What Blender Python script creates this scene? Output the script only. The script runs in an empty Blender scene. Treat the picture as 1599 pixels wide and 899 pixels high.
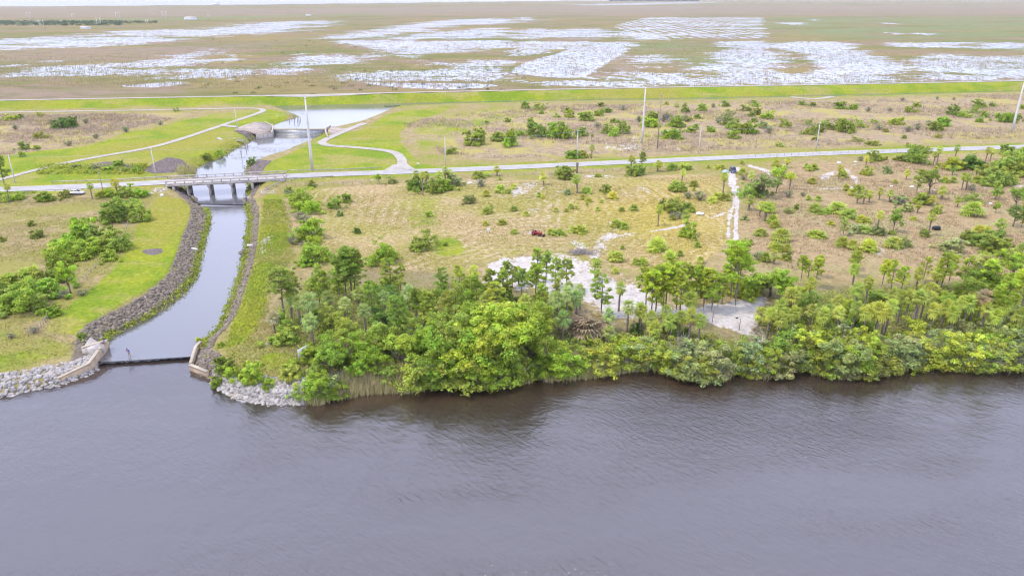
import bpy, math
import numpy as np
from mathutils import Vector, Matrix

rng = np.random.default_rng(11)
sc = bpy.context.scene
COL = sc.collection
F, CX, CY, H, HOR = 1150.0, 799.5, 449.5, 60.0, -8.0
PITCH = math.atan((CY - HOR) / F)
CP, SP = math.cos(PITCH), math.sin(PITCH)
ZR, ZC, ZU, ZP, LAND = 0.0, 0.6, 1.0, 1.8, 3.0

# ------------------------------------------------------------------ measuring the photograph
def at(px, py, z=LAND):
    px = np.asarray(px, float); py = np.asarray(py, float)
    u = (px - CX) / F; v = (py - CY) / F
    t = (z - H) / (-SP - v * CP)
    return np.stack(np.broadcast_arrays(t * u, t * (CP - v * SP)), -1)

def project(x, y, z):
    dep = y * CP - (z - H) * SP
    return CX + F * x / dep, CY - F * (y * SP + (z - H) * CP) / dep

def chaikin(p, closed=False, n=2):
    p = np.asarray(p, float)
    for _ in range(n):
        q = np.roll(p, -1, 0) if closed else p[1:]
        a = p if closed else p[:-1]
        m = np.empty((2 * len(a), p.shape[1]))
        m[0::2] = .75 * a + .25 * q; m[1::2] = .25 * a + .75 * q
        p = m if closed else np.vstack([p[:1], m, p[-1:]])
    return p

def wpoly(pts, z=LAND, n=2):
    p = chaikin(pts, True, n) if n else np.asarray(pts, float)
    return at(p[:, 0], p[:, 1], z)

def wline(pts, z=LAND, n=2):
    p = chaikin(pts, False, n) if n else np.asarray(pts, float)
    return at(p[:, 0], p[:, 1], z)

BIG = 1e4
def segd(a, b, X, Y):
    d = b - a; L = max(d @ d, 1e-9)
    t = np.clip(((X - a[0]) * d[0] + (Y - a[1]) * d[1]) / L, 0, 1)
    return np.hypot(X - a[0] - t * d[0], Y - a[1] - t * d[1])

def sdist(poly, X, Y, pad=40):
    """signed distance in metres to a closed polygon, positive outside"""
    X = np.asarray(X, float); Y = np.asarray(Y, float)
    out = np.full(X.shape, BIG)
    lo, hi = poly.min(0) - pad, poly.max(0) + pad
    m = (X > lo[0]) & (X < hi[0]) & (Y > lo[1]) & (Y < hi[1])
    if not m.any(): return out
    x, y = X[m], Y[m]; d = np.full(x.shape, BIG); ins = np.zeros(x.shape, bool)
    for i in range(len(poly)):
        a, b = poly[i], poly[(i + 1) % len(poly)]
        d = np.minimum(d, segd(a, b, x, y))
        c = (a[1] > y) != (b[1] > y)
        with np.errstate(divide='ignore', invalid='ignore'):
            xi = (b[0] - a[0]) * (y - a[1]) / (b[1] - a[1]) + a[0]
        ins ^= c & (x < xi)
    out[m] = np.where(ins, -d, d)
    return out

def ldist(line, X, Y, pad=60):
    X = np.asarray(X, float); Y = np.asarray(Y, float)
    out = np.full(X.shape, BIG)
    lo, hi = line.min(0) - pad, line.max(0) + pad
    m = (X > lo[0]) & (X < hi[0]) & (Y > lo[1]) & (Y < hi[1])
    if not m.any(): return out
    x, y = X[m], Y[m]; d = np.full(x.shape, BIG)
    for i in range(len(line) - 1): d = np.minimum(d, segd(line[i], line[i + 1], x, y))
    out[m] = d
    return out

def ss(lo, hi, x):
    t = np.clip((x - lo) / (hi - lo), 0, 1); return t * t * (3 - 2 * t)

# ------------------------------------------------------------------ the waters
SHORE = [(-900, 720), (-400, 655), (-120, 630), (0, 619), (50, 608), (91, 600), (142, 581), (159, 565), (304, 556), (299, 577), (326, 587),
         (345, 606), (380, 622), (420, 628), (472, 628), (505, 628), (532, 620), (570, 612), (640, 609), (700, 606), (760, 603),
         (830, 594), (880, 590), (930, 586), (975, 578), (1015, 574), (1050, 583), (1090, 594), (1125, 592), (1150, 580), (1180, 588),
         (1205, 588), (1232, 574), (1262, 580), (1300, 588), (1330, 589), (1370, 585), (1400, 580), (1440, 570), (1470, 572), (1500, 577), (1545, 579),
         (1600, 577), (1800, 574), (2300, 590)]
_s = at(*np.array(SHORE).T, ZR)
RIVER = np.vstack([_s, [[900, 60], [900, -500], [-900, -500], [-900, 60]]])
CANAL_L = [(159, 565), (165, 545), (172, 528), (195, 517), (230, 500), (262, 480), (290, 455), (305, 435), (313, 405), (322, 370), (329, 345), (325, 326), (318, 317)]
CANAL_R = [(382, 318), (387, 335), (388, 350), (385, 370), (380, 405), (371, 435), (357, 473), (339, 518), (312, 537), (304, 556)]
UP_L = [(318, 317), (300, 309), (294, 303), (294, 289), (300, 275), (306, 262), (330, 251), (352, 244), (367, 231), (384, 225), (400, 214), (423, 209)]
UP_R = [(507, 209), (489, 220), (462, 230), (442, 240), (405, 250), (383, 262), (383, 273), (388, 288), (384, 305), (382, 318)]
POOL = [(425, 203), (428, 195), (445, 188), (468, 182), (456, 177), (440, 171), (425, 166), (470, 164.5), (530, 163.2), (640, 161.5), (612, 170), (585, 182), (560, 192), (540, 197), (512, 203)]
CANAL = np.vstack([wline(CANAL_L, ZC, 1), wline(CANAL_R, ZC, 1)])
UPPER = np.vstack([wline(UP_L, ZU, 1), wline(UP_R, ZU, 1)])
JOIN = at([312, 300, 384, 383], [326, 308, 307, 326], ZC)
POOLW = at(*np.array(POOL).T, ZP)
LEVEE = wline([(-900, 173), (-300, 162), (0, 156.5), (400, 149.7), (700, 143), (1100, 135), (1300, 132), (1599, 126), (2000, 119), (2600, 108)], 6.5, 1)
BORROW = wline([(600, 164), (640, 162.8), (700, 161.2), (900, 157), (1100, 154.3), (1300, 149.6), (1599, 143), (2000, 134), (2600, 120)], 2.0, 1)

# ------------------------------------------------------------------ the paved road over the bridge
def road_z(px): return 3.5 + 1.7 * np.exp(-((np.asarray(px, float) - 355) / 150) ** 2)
_r = np.array([(-700, 303), (-300, 301), (-100, 298), (0, 296), (100, 292), (200, 288), (268, 283.5), (450, 274.5), (620, 268.5), (700, 265.5), (800, 261), (900, 256.5), (1100, 247.5), (1300, 239), (1420, 235), (1599, 229), (1900, 220), (2400, 206)], float)
_rx = np.linspace(-700, 2400, 420); _ry = np.interp(_rx, _r[:, 0], _r[:, 1])
_k = np.ones(13) / 13; _ry[6:-6] = np.convolve(_ry, _k, 'valid')
ROADZ = road_z(_rx)
ROAD = at(_rx, _ry, ROADZ)
def road_dist(X, Y):
    yc = np.interp(X, ROAD[:, 0], ROAD[:, 1]); return np.abs(np.asarray(Y) - yc)   # the road runs almost along x

def height(X, Y, fine=True):
    X = np.asarray(X, float); Y = np.asarray(Y, float)
    n = .22 * np.sin(X * .043 + 1.3 * np.sin(Y * .031)) + .18 * np.sin(Y * .057 + X * .021 + 1) + .1 * np.sin(X * .16 + 2 * np.sin(Y * .11))
    h = LAND + n
    far = ss(0, 40, Y - np.interp(X, LEVEE[:, 0], LEVEE[:, 1]))
    h = h * (1 - far) + 2.2 * far
    dl = np.abs(Y - np.interp(X, LEVEE[:, 0], LEVEE[:, 1]))
    h = np.maximum(h, 6.35 - np.maximum(dl - 3.0, 0) * .3)
    rd = road_dist(X, Y); rz = np.interp(X, ROAD[:, 0], ROADZ)
    k = ss(14, 5.5, rd)
    h = h * (1 - k) + (rz - .12) * k
    b = ldist(BORROW, X, Y)
    h = np.minimum(h, 2.0 + np.clip((b - 5.6) * .5, -1.2, 9))
    for poly, z, s in ((UPPER, ZU, .55), (POOLW, ZP, .5)):
        d = sdist(poly, X, Y); h = np.minimum(h, z + np.clip(d * s, -1.2, 30))
    d = sdist(JOIN, X, Y); h = np.minimum(h, .4 + np.clip(d * .6, -.9, 30))
    d = sdist(CANAL, X, Y); h = np.minimum(h, ZC + np.clip(d * .5, -1.2, 30))
    d = sdist(RIVER, X, Y, 30); h = np.minimum(h, ZR + np.where(d > 0, np.minimum(d * .9, .9 + d * .18), np.clip(d * .35, -3, 0)))
    return h

def ground_at(px, py):
    """the point of the ground that the photograph shows at a pixel"""
    z = np.full(np.shape(px), LAND, float)
    for _ in range(5):
        p = at(px, py, z); z = .5 * z + .5 * height(p[..., 0], p[..., 1])
    return p, height(p[..., 0], p[..., 1])

# ------------------------------------------------------------------ making meshes
def mesh(name, V, Fc, mat=None, parent=None, smooth=False, attrs=None, loc=None):
    V = np.asarray(V, np.float32).reshape(-1, 3)
    me = bpy.data.meshes.new(name)
    if isinstance(Fc, np.ndarray):
        k = Fc.shape[1]; li = Fc.astype(np.int32).ravel(); ls = np.arange(0, len(li), k, dtype=np.int32); lt = np.full(len(Fc), k, np.int32)
    else:
        lt = np.array([len(f) for f in Fc], np.int32); li = np.concatenate([np.asarray(f, np.int32) for f in Fc]); ls = np.concatenate([[0], np.cumsum(lt)[:-1]]).astype(np.int32)
    me.vertices.add(len(V)); me.vertices.foreach_set('co', V.ravel())
    me.loops.add(len(li)); me.loops.foreach_set('vertex_index', li)
    me.polygons.add(len(lt)); me.polygons.foreach_set('loop_start', ls); me.polygons.foreach_set('loop_total', lt)
    if smooth: me.polygons.foreach_set('use_smooth', np.ones(len(lt), bool))
    me.update(calc_edges=True); me.validate()
    if attrs:
        for k, a in attrs.items():
            at_ = me.attributes.new(k, 'FLOAT', 'POINT'); at_.data.foreach_set('value', np.asarray(a, np.float32).ravel())
    if mat: me.materials.append(mat)
    o = bpy.data.objects.new(name, me); COL.objects.link(o)
    if parent is not None: o.parent = parent
    if loc is not None: o.location = loc
    return o

class MB:
    """collects shapes that belong to ONE mesh"""
    def __init__(s): s.V = []; s.F = []; s.n = 0
    def add(s, V, Fc):
        V = np.asarray(V, float).reshape(-1, 3); s.V.append(V)
        for f in Fc: s.F.append([int(i) + s.n for i in f])
        s.n += len(V); return s
    def addq(s, V, Fc):
        return s.add(V, Fc)
    def box(s, c, d, rz=0., bev=0.0, tilt=0.):
        x, y, z = np.array(d) / 2; b = min(bev, x * .9, y * .9, z * .9)
        if b <= 0:
            V = np.array([(i * x, j * y, k * z) for k in (-1, 1) for j in (-1, 1) for i in (-1, 1)])
            Fc = [(0, 2, 3, 1), (4, 5, 7, 6), (0, 1, 5, 4), (2, 6, 7, 3), (0, 4, 6, 2), (1, 3, 7, 5)]
        else:
            V = []; 
            def ring(xx, yy, zz): return [(-xx + b, -yy, zz), (xx - b, -yy, zz), (xx, -yy + b, zz), (xx, yy - b, zz), (xx - b, yy, zz), (-xx + b, yy, zz), (-xx, yy - b, zz), (-xx, -yy + b, zz)]
            V += [(p[0] * (1 - b / x), p[1] * (1 - b / y), -z) for p in ring(x, y, 0)] + ring(x, y, -z + b) + ring(x, y, z - b) + [(p[0] * (1 - b / x), p[1] * (1 - b / y), z) for p in ring(x, y, 0)]
            V = np.array(V); Fc = [tuple(range(7, -1, -1)), tuple(range(24, 32))]
            for r in range(3):
                for i in range(8):
                    j = (i + 1) % 8; Fc.append((r * 8 + i, r * 8 + j, r * 8 + 8 + j, r * 8 + 8 + i))
        if tilt:
            c_, s_ = math.cos(tilt), math.sin(tilt); V = np.c_[V[:, 0] * c_ + V[:, 2] * s_, V[:, 1], -V[:, 0] * s_ + V[:, 2] * c_]
        c_, s_ = math.cos(rz), math.sin(rz)
        V = np.c_[V[:, 0] * c_ - V[:, 1] * s_, V[:, 0] * s_ + V[:, 1] * c_, V[:, 2]] + np.array(c)
        return s.add(V, Fc)
    def tube(s, pts, rad, n=6, cap=True):
        pts = np.asarray(pts, float); rad = np.broadcast_to(np.asarray(rad, float), (len(pts),))
        V = []; up = np.array([.31, .17, .94])
        for i in range(len(pts)):
            d = pts[min(i + 1, len(pts) - 1)] - pts[max(i - 1, 0)]; d = d / (np.linalg.norm(d) + 1e-9)
            u = np.array([1., 0, 0]) if abs(d[2]) > .9 else up
            a = np.cross(d, u); a /= np.linalg.norm(a); b = np.cross(d, a)
            for k in range(n):
                t = 2 * math.pi * k / n; V.append(pts[i] + rad[i] * (math.cos(t) * a + math.sin(t) * b))
        Fc = [(i * n + k, i * n + (k + 1) % n, (i + 1) * n + (k + 1) % n, (i + 1) * n + k) for i in range(len(pts) - 1) for k in range(n)]
        if cap: Fc += [tuple(range(n - 1, -1, -1)), tuple((len(pts) - 1) * n + k for k in range(n))]
        return s.add(V, Fc)
    def lathe(s, prof, n=12, c=(0, 0, 0), axis='z', rz=0.):
        V = []
        for r, h in prof:
            for k in range(n):
                t = 2 * math.pi * k / n; p = (r * math.cos(t), r * math.sin(t), h)
                if axis == 'x': p = (p[2], p[0], p[1])
                if axis == 'y': p = (p[0], p[2], p[1])
                V.append(p)
        V = np.array(V); c_, s_ = math.cos(rz), math.sin(rz)
        V = np.c_[V[:, 0] * c_ - V[:, 1] * s_, V[:, 0] * s_ + V[:, 1] * c_, V[:, 2]] + np.array(c)
        Fc = [(i * n + k, i * n + (k + 1) % n, (i + 1) * n + (k + 1) % n, (i + 1) * n + k) for i in range(len(prof) - 1) for k in range(n)]
        Fc += [tuple(range(n - 1, -1, -1)), tuple((len(prof) - 1) * n + k for k in range(n))]
        return s.add(V, Fc)
    def loft(s, rings):
        """closed rings of equal count, joined and capped"""
        n = len(rings[0]); V = [p for r in rings for p in r]
        Fc = [(i * n + k, i * n + (k + 1) % n, (i + 1) * n + (k + 1) % n, (i + 1) * n + k) for i in range(len(rings) - 1) for k in range(n)]
        Fc += [tuple(range(n - 1, -1, -1)), tuple((len(rings) - 1) * n + k for k in range(n))]
        return s.add(V, Fc)
    def build(s, name, mat, parent=None, smooth=False, loc=None):
        return mesh(name, np.vstack(s.V), s.F, mat, parent, smooth, None, loc)

def tag(o, label=None, cat=None, group=None, kind=None):
    for k, v in (('label', label), ('category', cat), ('group', group), ('kind', kind)):
        if v: o[k] = v
    return o

def empty(name, loc, rz=0.):
    o = bpy.data.objects.new(name, None); COL.objects.link(o); o.location = loc; o.rotation_euler = (0, 0, rz); o.empty_display_size = .3
    return o

# ------------------------------------------------------------------ materials
class NT:
    def __init__(s, name):
        s.m = bpy.data.materials.new(name); s.m.use_nodes = True; s.t = s.m.node_tree; s.t.nodes.clear()
        s.out = s.t.nodes.new('ShaderNodeOutputMaterial')
    def new(s, k, **kw):
        n = s.t.nodes.new(k)
        for a, b in kw.items(): setattr(n, a, b)
        return n
    def put(s, sock, v):
        if isinstance(v, bpy.types.NodeSocket): s.t.links.new(v, sock)
        elif isinstance(v, (tuple, list)) and len(v) == 3 and sock.type == 'RGBA': sock.default_value = (*v, 1)
        else: sock.default_value = v
    def pos(s): 
        return s.new('ShaderNodeNewGeometry').outputs['Position']
    def objpos(s): return s.new('ShaderNodeTexCoord').outputs['Object']
    def scale(s, v, k):
        n = s.new('ShaderNodeVectorMath', operation='MULTIPLY'); s.put(n.inputs[0], v); n.inputs[1].default_value = k; return n.outputs[0]
    def noise(s, v, sc_, det=3, rough=.55, dist=0.):
        n = s.new('ShaderNodeTexNoise'); s.put(n.inputs['Vector'], v); n.inputs['Scale'].default_value = sc_; n.inputs['Detail'].default_value = det
        n.inputs['Roughness'].default_value = rough; n.inputs['Distortion'].default_value = dist; return n.outputs['Fac']
    def math(s, op, a, b=0., c=0.):
        n = s.new('ShaderNodeMath', operation=op)
        for i, v in enumerate((a, b, c)): s.put(n.inputs[i], v)
        return n.outputs[0]
    def ss(s, lo, hi, v, a=0., b=1.):
        n = s.new('ShaderNodeMapRange', interpolation_type='SMOOTHSTEP'); s.put(n.inputs['Value'], v); n.inputs['From Min'].default_value = lo; n.inputs['From Max'].default_value = hi
        n.inputs['To Min'].default_value = a; n.inputs['To Max'].default_value = b; return n.outputs[0]
    def mix(s, f, a, b, mode='MIX'):
        n = s.new('ShaderNodeMix', data_type='RGBA', blend_type=mode); s.put(n.inputs[0], f); s.put(n.inputs[6], a); s.put(n.inputs[7], b); return n.outputs[2]
    def attr(s, k):
        return s.new('ShaderNodeAttribute', attribute_name=k).outputs['Fac']
    def bump(s, hgt, dist=.1, st=1.):
        n = s.new('ShaderNodeBump'); s.put(n.inputs['Height'], hgt); n.inputs['Distance'].default_value = dist; n.inputs['Strength'].default_value = st; return n.outputs[0]
    def bsdf(s, col, rough=.9, spec=.2, normal=None, **kw):
        n = s.new('ShaderNodeBsdfPrincipled'); s.put(n.inputs['Base Color'], col); s.put(n.inputs['Roughness'], rough); s.put(n.inputs['Specular IOR Level'], spec)
        if normal is not None: s.put(n.inputs['Normal'], normal)
        for k, v in kw.items(): s.put(n.inputs[k], v)
        return n.outputs[0]
    def done(s, sh): s.t.links.new(sh, s.out.inputs['Surface']); return s.m

def simple(name, col, rough=.8, var=.25, sc_=1.5, spec=.3, metal=0., dirt=None, bump=0.):
    t = NT(name); p = t.objpos(); n = t.noise(p, sc_, 5, .65); m = t.noise(p, sc_ * 7, 3)
    c = t.mix(t.ss(.3, .7, n), tuple(x * (1 - var) for x in col), tuple(min(1, x * (1 + var)) for x in col))
    if dirt: c = t.mix(t.ss(.5, .72, t.noise(t.scale(p, (1, 1, .35)), sc_ * 1.7, 5, .7)), c, dirt)
    c = t.mix(.25, c, t.mix(m, (.5, .5, .5), (1, 1, 1)), 'MULTIPLY')
    nm = t.bump(m, bump) if bump else None
    return t.done(t.bsdf(c, rough, spec, nm, Metallic=metal))

def leaf_mat(name, tr=.3, var=.5):
    t = NT(name); oi = t.new('ShaderNodeObjectInfo'); p = t.pos()
    n = t.noise(p, .9, 3, .6); f = t.noise(p, 4.5, 2)
    k = t.math('ADD', t.ss(.32, .68, n, 1 - var, 1 + var * .7), t.math('MULTIPLY', t.math('SUBTRACT', f, .5), .6))
    k = t.math('MULTIPLY', k, t.math('ADD', t.math('MULTIPLY', oi.outputs['Random'], .3), .85))
    c = t.mix(1., oi.outputs['Color'], t.mix(t.ss(.4, .7, t.noise(p, .5, 2)), (.92, 1.03, .95), (1.05, 1.0, .88)), 'MULTIPLY')
    v = t.new('ShaderNodeVectorMath', operation='SCALE'); t.put(v.inputs[0], c); t.put(v.inputs['Scale'], k); c = v.outputs[0]
    a = t.bsdf(c, .55, .25); b = t.new('ShaderNodeBsdfTranslucent'); t.put(b.inputs[0], c)
    m = t.new('ShaderNodeMixShader'); m.inputs[0].default_value = tr; t.t.links.new(a, m.inputs[1]); t.t.links.new(b.outputs[0], m.inputs[2])
    return t.done(m.outputs[0])
# ------------------------------------------------------------------ the ground: one sheet, its covers as weights
def W(pts, feather=3., z=LAND, n=2):
    P_ = wpoly(pts, z, n)
    return lambda X, Y: np.clip(.5 - sdist(P_, X, Y, max(40, feather)) / feather, 0, 1)
def WL(pts, half, feather=1.5, z=LAND, n=2):
    L_ = wline(pts, z, n)
    return lambda X, Y: np.clip(.5 - (ldist(L_, X, Y) - half) / feather, 0, 1)

SAND = [(.9, W([(752, 412), (790, 401), (830, 392), (880, 397), (930, 408), (985, 438), (1050, 468), (1100, 489), (1150, 480), (1185, 463), (1197, 471), (1176, 490), (1170, 505), (1197, 520), (1190, 526), (1150, 513), (1100, 503), (1060, 500), (1000, 497), (950, 512), (905, 537), (903, 522), (935, 500), (900, 472), (860, 458), (800, 448), (755, 441)], 9)),
        (1.15, W([(1085, 480), (1150, 474), (1186, 458), (1200, 468), (1180, 492), (1200, 520), (1190, 530), (1150, 516), (1100, 506)], 4)), (1.0, WL([(960, 455), (1030, 482), (1100, 495)], 3, 5)),
        (.8, WL([(1152, 261), (1142, 268), (1143, 290)], 1.6, 1.5)), (.85, WL([(1137, 372), (1138, 340), (1147, 322), (1145, 290)], .5, 1.0)), (1.0, WL([(1149, 374), (1149, 345), (1151, 322), (1151, 290)], .55, 1.0)),
        (.62, WL([(1138, 385), (1137, 345)], .5)), (.62, WL([(1150, 390), (1149, 345)], .5)),
        (.8, WL([(1146, 325), (1130, 336), (1090, 347), (1050, 358), (990, 366)], .6, 1.4)), (.66, WL([(1000, 364), (960, 366), (935, 376), (928, 400)], 2.5, 4)), (.6, WL([(830, 362), (870, 375), (920, 380), (950, 370)], 2.5, 5)),
        (.9, WL([(1172, 258), (1195, 264), (1210, 272), (1216, 284)], 1.6, 1.5)), (.75, WL([(1216, 284), (1240, 291), (1300, 294), (1345, 290)], .8, 1.5)), (.7, WL([(1345, 290), (1400, 298), (1470, 296), (1599, 291)], .7, 1.5)),
        (.7, WL([(1285, 277), (1300, 268), (1318, 263)], 1.5, 2)), (.7, WL([(1320, 263), (1332, 275), (1340, 287)], 1.2, 2)), (.62, WL([(1300, 258), (1360, 256), (1440, 255)], 1.2, 3)),
        (.5, W([(1240, 375), (1330, 380), (1340, 400), (1250, 402)], 12)), (.5, W([(1340, 388), (1440, 380), (1470, 395), (1380, 402)], 10)), (.45, W([(890, 270), (970, 272), (965, 285), (890, 284)], 8)),
        (.40, W([(740, 290), (880, 280), (900, 330), (800, 345), (750, 330)], 14)), (.45, W([(930, 340), (1010, 345), (1010, 375), (940, 372)], 9)), (.45, W([(960, 285), (1040, 290), (1030, 310), (960, 305)], 9)), (.47, W([(860, 360), (940, 362), (960, 400), (880, 395)], 9)), (.42, W([(985, 385), (1100, 395), (1090, 425), (980, 415)], 9)),
        (.75, W([(-60, 301), (0, 300), (60, 301), (120, 301), (172, 297), (175, 293), (100, 296), (0, 298.5), (-60, 300)], 1.2)), (.62, W([(95, 548), (150, 543), (150, 560), (130, 572), (105, 562)], 3)),
        (.55, W([(345, 550), (400, 540), (425, 528), (435, 534), (405, 545), (350, 556)], 2.5)), (.5, WL([(470, 290), (500, 287), (700, 276)], .6, 2)), (.5, W([(405, 380), (425, 300), (415, 420), (395, 440)], 5)), (.42, W([(900, 210), (1000, 215), (1100, 240), (900, 238)], 8)),
        (.5, W([(690, 280), (760, 278), (760, 290), (690, 290)], 6)), (.44, W([(230, 300), (262, 295), (266, 305), (240, 306)], 4)), (.5, WL([(318, 345), (312, 365), (285, 415), (250, 450), (160, 495), (130, 520)], .5, 2))]
LAWN = [(1., W([(-500, 292), (-100, 262), (0, 246), (40, 238), (100, 232), (150, 226), (190, 208), (250, 196), (300, 184), (350, 176), (390, 172), (425, 171), (452, 178), (440, 190), (410, 205), (360, 226), (330, 245), (300, 264), (240, 279), (0, 294), (-500, 302)], 5)),
        (1., W([(560, 208), (600, 182), (640, 168), (720, 164), (670, 182), (620, 205), (632, 230), (660, 258), (700, 264), (520, 272), (410, 274), (405, 262), (430, 250), (462, 235), (490, 222), (512, 205)], 4)),
        (.95, W([(248, 304), (300, 314), (318, 322), (318, 345), (300, 385), (270, 425), (220, 460), (150, 500), (125, 520), (60, 522), (100, 485), (160, 440), (205, 385), (212, 350), (232, 325)], 4)),
        (.55, W([(125, 515), (150, 540), (95, 560), (0, 575), (-200, 610), (-200, 560), (0, 545), (60, 520)], 8)), (.5, W([(-100, 480), (20, 510), (90, 480), (60, 540), (-100, 560)], 12)),
        (.85, W([(408, 300), (440, 300), (450, 335), (455, 380), (430, 420), (420, 470), (395, 530), (345, 540), (345, 525), (370, 470), (385, 435), (398, 390), (402, 340)], 4)), (.8, W([(400, 545), (470, 548), (470, 565), (420, 572), (400, 560)], 3)),
        (.5, W([(620, 205), (690, 178), (760, 165), (900, 165), (800, 185), (720, 210), (690, 255), (660, 258)], 10)), (.62, W([(670, 375), (700, 360), (735, 372), (740, 395), (690, 405), (660, 395)], 5)), (.6, W([(880, 372), (925, 372), (930, 385), (890, 392)], 3)),
        (.47, W([(600, 300), (690, 300), (720, 330), (700, 360), (600, 365)], 14))]
MOW = W([(470, 296), (560, 289), (700, 284), (860, 283), (960, 276), (1130, 268), (1138, 300), (1142, 372), (1100, 412), (1040, 425), (960, 418), (900, 392), (840, 388), (745, 408), (640, 425), (560, 410), (500, 388), (480, 340)], 4)
MOWP = wpoly([(560, 250), (700, 284), (860, 283), (960, 290), (1000, 350), (960, 390), (900, 392), (840, 388), (745, 408), (640, 460), (520, 440), (470, 380), (480, 340)])
SCRUB = [(1., W([(640, 190), (700, 178), (800, 168), (1000, 163), (1300, 157), (1900, 140), (1900, 205), (1599, 218), (1300, 228), (1100, 236), (900, 244), (760, 250), (690, 240), (640, 215)], 12)),
         (1., W([(-600, 190), (0, 180), (150, 177), (300, 175), (280, 184), (200, 200), (145, 222), (60, 236), (0, 242), (-600, 280)], 8))]
BROWN = W([(1160, 262), (1300, 252), (1500, 245), (1900, 235), (1900, 420), (1599, 430), (1450, 440), (1250, 430), (1180, 440), (1100, 420), (1150, 350)], 10)
STRAW = W([(960, 300), (1130, 272), (1142, 330), (1140, 400), (1060, 415), (980, 360), (900, 330)], 30)
FOREST = W([(425, 470), (480, 430), (560, 420), (700, 425), (800, 450), (900, 475), (940, 505), (1000, 500), (1100, 505), (1180, 525), (1210, 480), (1180, 440), (1300, 445), (1450, 440), (1900, 420), (1900, 580), (1600, 577), (1200, 590), (1050, 585), (700, 608), (520, 625), (470, 590), (440, 530)], 8)
ROCKY = [W([(228, 262), (262, 247), (285, 250), (296, 262), (280, 270), (250, 273), (225, 270)], 3), W([(380, 271), (382, 258), (402, 250), (424, 251), (412, 262), (408, 272)], 3), W([(128, 262), (165, 252), (200, 258), (228, 262), (225, 268), (150, 268)], 5), W([(222, 391), (253, 388), (255, 396), (240, 401), (225, 398)], 2.5), W([(300, 556), (312, 545), (345, 548), (345, 575), (330, 587), (300, 575)], 2)]
MZ = 2.2
MW = [(.75, [(95, 55), (150, 54), (210, 48), (330, 45), (400, 35), (480, 33), (540, 32), (480, 43), (360, 57), (190, 58)], 60), (.72, [(-300, 66), (0, 63), (20, 60), (60, 58), (260, 58), (310, 62), (180, 72), (110, 75), (0, 78), (-300, 84)], 30), (.6, [(0, 103), (40, 100), (90, 93), (130, 91), (60, 100), (10, 104)], 12),
      (.74, [(15, 114), (55, 108), (130, 100), (200, 96), (250, 92), (280, 84), (330, 77), (340, 80), (300, 90), (330, 95), (375, 85), (370, 92), (330, 98), (270, 107), (370, 105), (400, 108), (400, 122), (300, 124), (240, 120), (200, 122), (150, 118), (100, 115), (20, 118)], 22),
      (1.2, [(178, 134), (230, 132), (250, 128), (302, 128.5), (270, 134), (230, 137)], 7), (.62, [(400, 48), (500, 46), (460, 50), (400, 55)], 40), (.75, [(490, 59), (580, 48), (660, 35), (720, 30), (800, 28), (800, 38), (700, 40), (600, 60), (520, 62)], 40),
      (.85, [(500, 60), (560, 72), (610, 82), (640, 86), (700, 80), (800, 78), (800, 64), (700, 64), (600, 66)], 25), (.68, [(640, 66), (600, 62), (700, 46), (800, 44), (800, 60), (700, 60)], 40), (.66, [(445, 92), (500, 80), (540, 90), (620, 80), (600, 92), (530, 100), (460, 120), (400, 124), (400, 108), (440, 104)], 20),
      (.7, [(620, 84), (680, 100), (760, 94), (800, 90), (800, 126), (640, 127), (600, 124), (520, 124), (500, 114), (600, 112), (680, 112), (690, 104)], 20), (1.2, [(568, 128.5), (600, 130), (700, 130), (790, 133), (720, 140), (640, 138), (590, 133)], 8),
      (1.2, [(800, 109), (830, 96), (880, 82), (900, 73), (960, 71), (985, 76), (950, 95), (930, 110), (908, 123), (850, 119), (805, 115)], 14), (.75, [(800, 65), (880, 65), (1000, 65), (990, 72), (960, 76), (890, 76), (830, 86), (800, 86)], 20),
      (.66, [(800, 125), (850, 127), (920, 117), (960, 110), (1080, 116), (1200, 106), (1200, 132), (1000, 135), (880, 136), (830, 133)], 14), (.6, [(960, 86), (1050, 86), (1060, 100), (980, 108), (930, 106)], 25),
      (.95, [(1125, 65), (1210, 65), (1230, 134), (1130, 132), (1100, 112), (1140, 100), (1115, 85), (1150, 78)], 25), (.8, [(960, 46), (1040, 48), (1070, 62), (970, 62)], 40), (.72, [(800, 46), (870, 45), (960, 46), (970, 61), (860, 59), (800, 61)], 40), (.6, [(800, 27), (850, 28), (830, 35), (800, 34)], 60),
      (.9, [(1200, 66), (1330, 66), (1330, 78), (1370, 90), (1400, 98), (1420, 112), (1380, 120), (1380, 131), (1200, 134), (1230, 118), (1290, 108), (1270, 92), (1250, 80), (1210, 78)], 20), (.72, [(1400, 95), (1440, 85), (1480, 84), (1540, 90), (1640, 86), (1800, 86), (1800, 115), (1599, 124), (1480, 127), (1390, 131), (1440, 112), (1420, 104)], 20), (.62, [(1370, 66), (1800, 66), (1800, 82), (1500, 76), (1390, 74)], 25),
      (.8, [(1205, 36), (1262, 35), (1245, 40)], 20), (.8, [(1268, 30), (1284, 32), (1270, 33)], 20), (.8, [(1385, 49), (1407, 53), (1400, 54.5)], 15), (.75, [(1420, 51), (1478, 54), (1440, 56)], 15), (.8, [(1370, 35), (1402, 37), (1395, 38.5)], 20), (.7, [(860, 8), (1100, 3), (1130, 4), (960, 9)], 200)]
GRIDP = W([(1010, 27), (1192, 27), (1200, 61), (1040, 61), (955, 44), (970, 36)], 25, MZ, 0)
MGREEN = [W([(1205, 27), (1900, 27), (1900, 63), (1195, 62)], 220, MZ, 0), W([(1000, 66), (1080, 66), (1150, 100), (1120, 112), (1000, 85)], 60, MZ), W([(1260, 80), (1330, 80), (1370, 95), (1300, 100)], 30, MZ), W([(-200, 36), (0, 33), (150, 31), (600, 20), (600, 24), (150, 36), (0, 40)], 120, MZ)]
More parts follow.
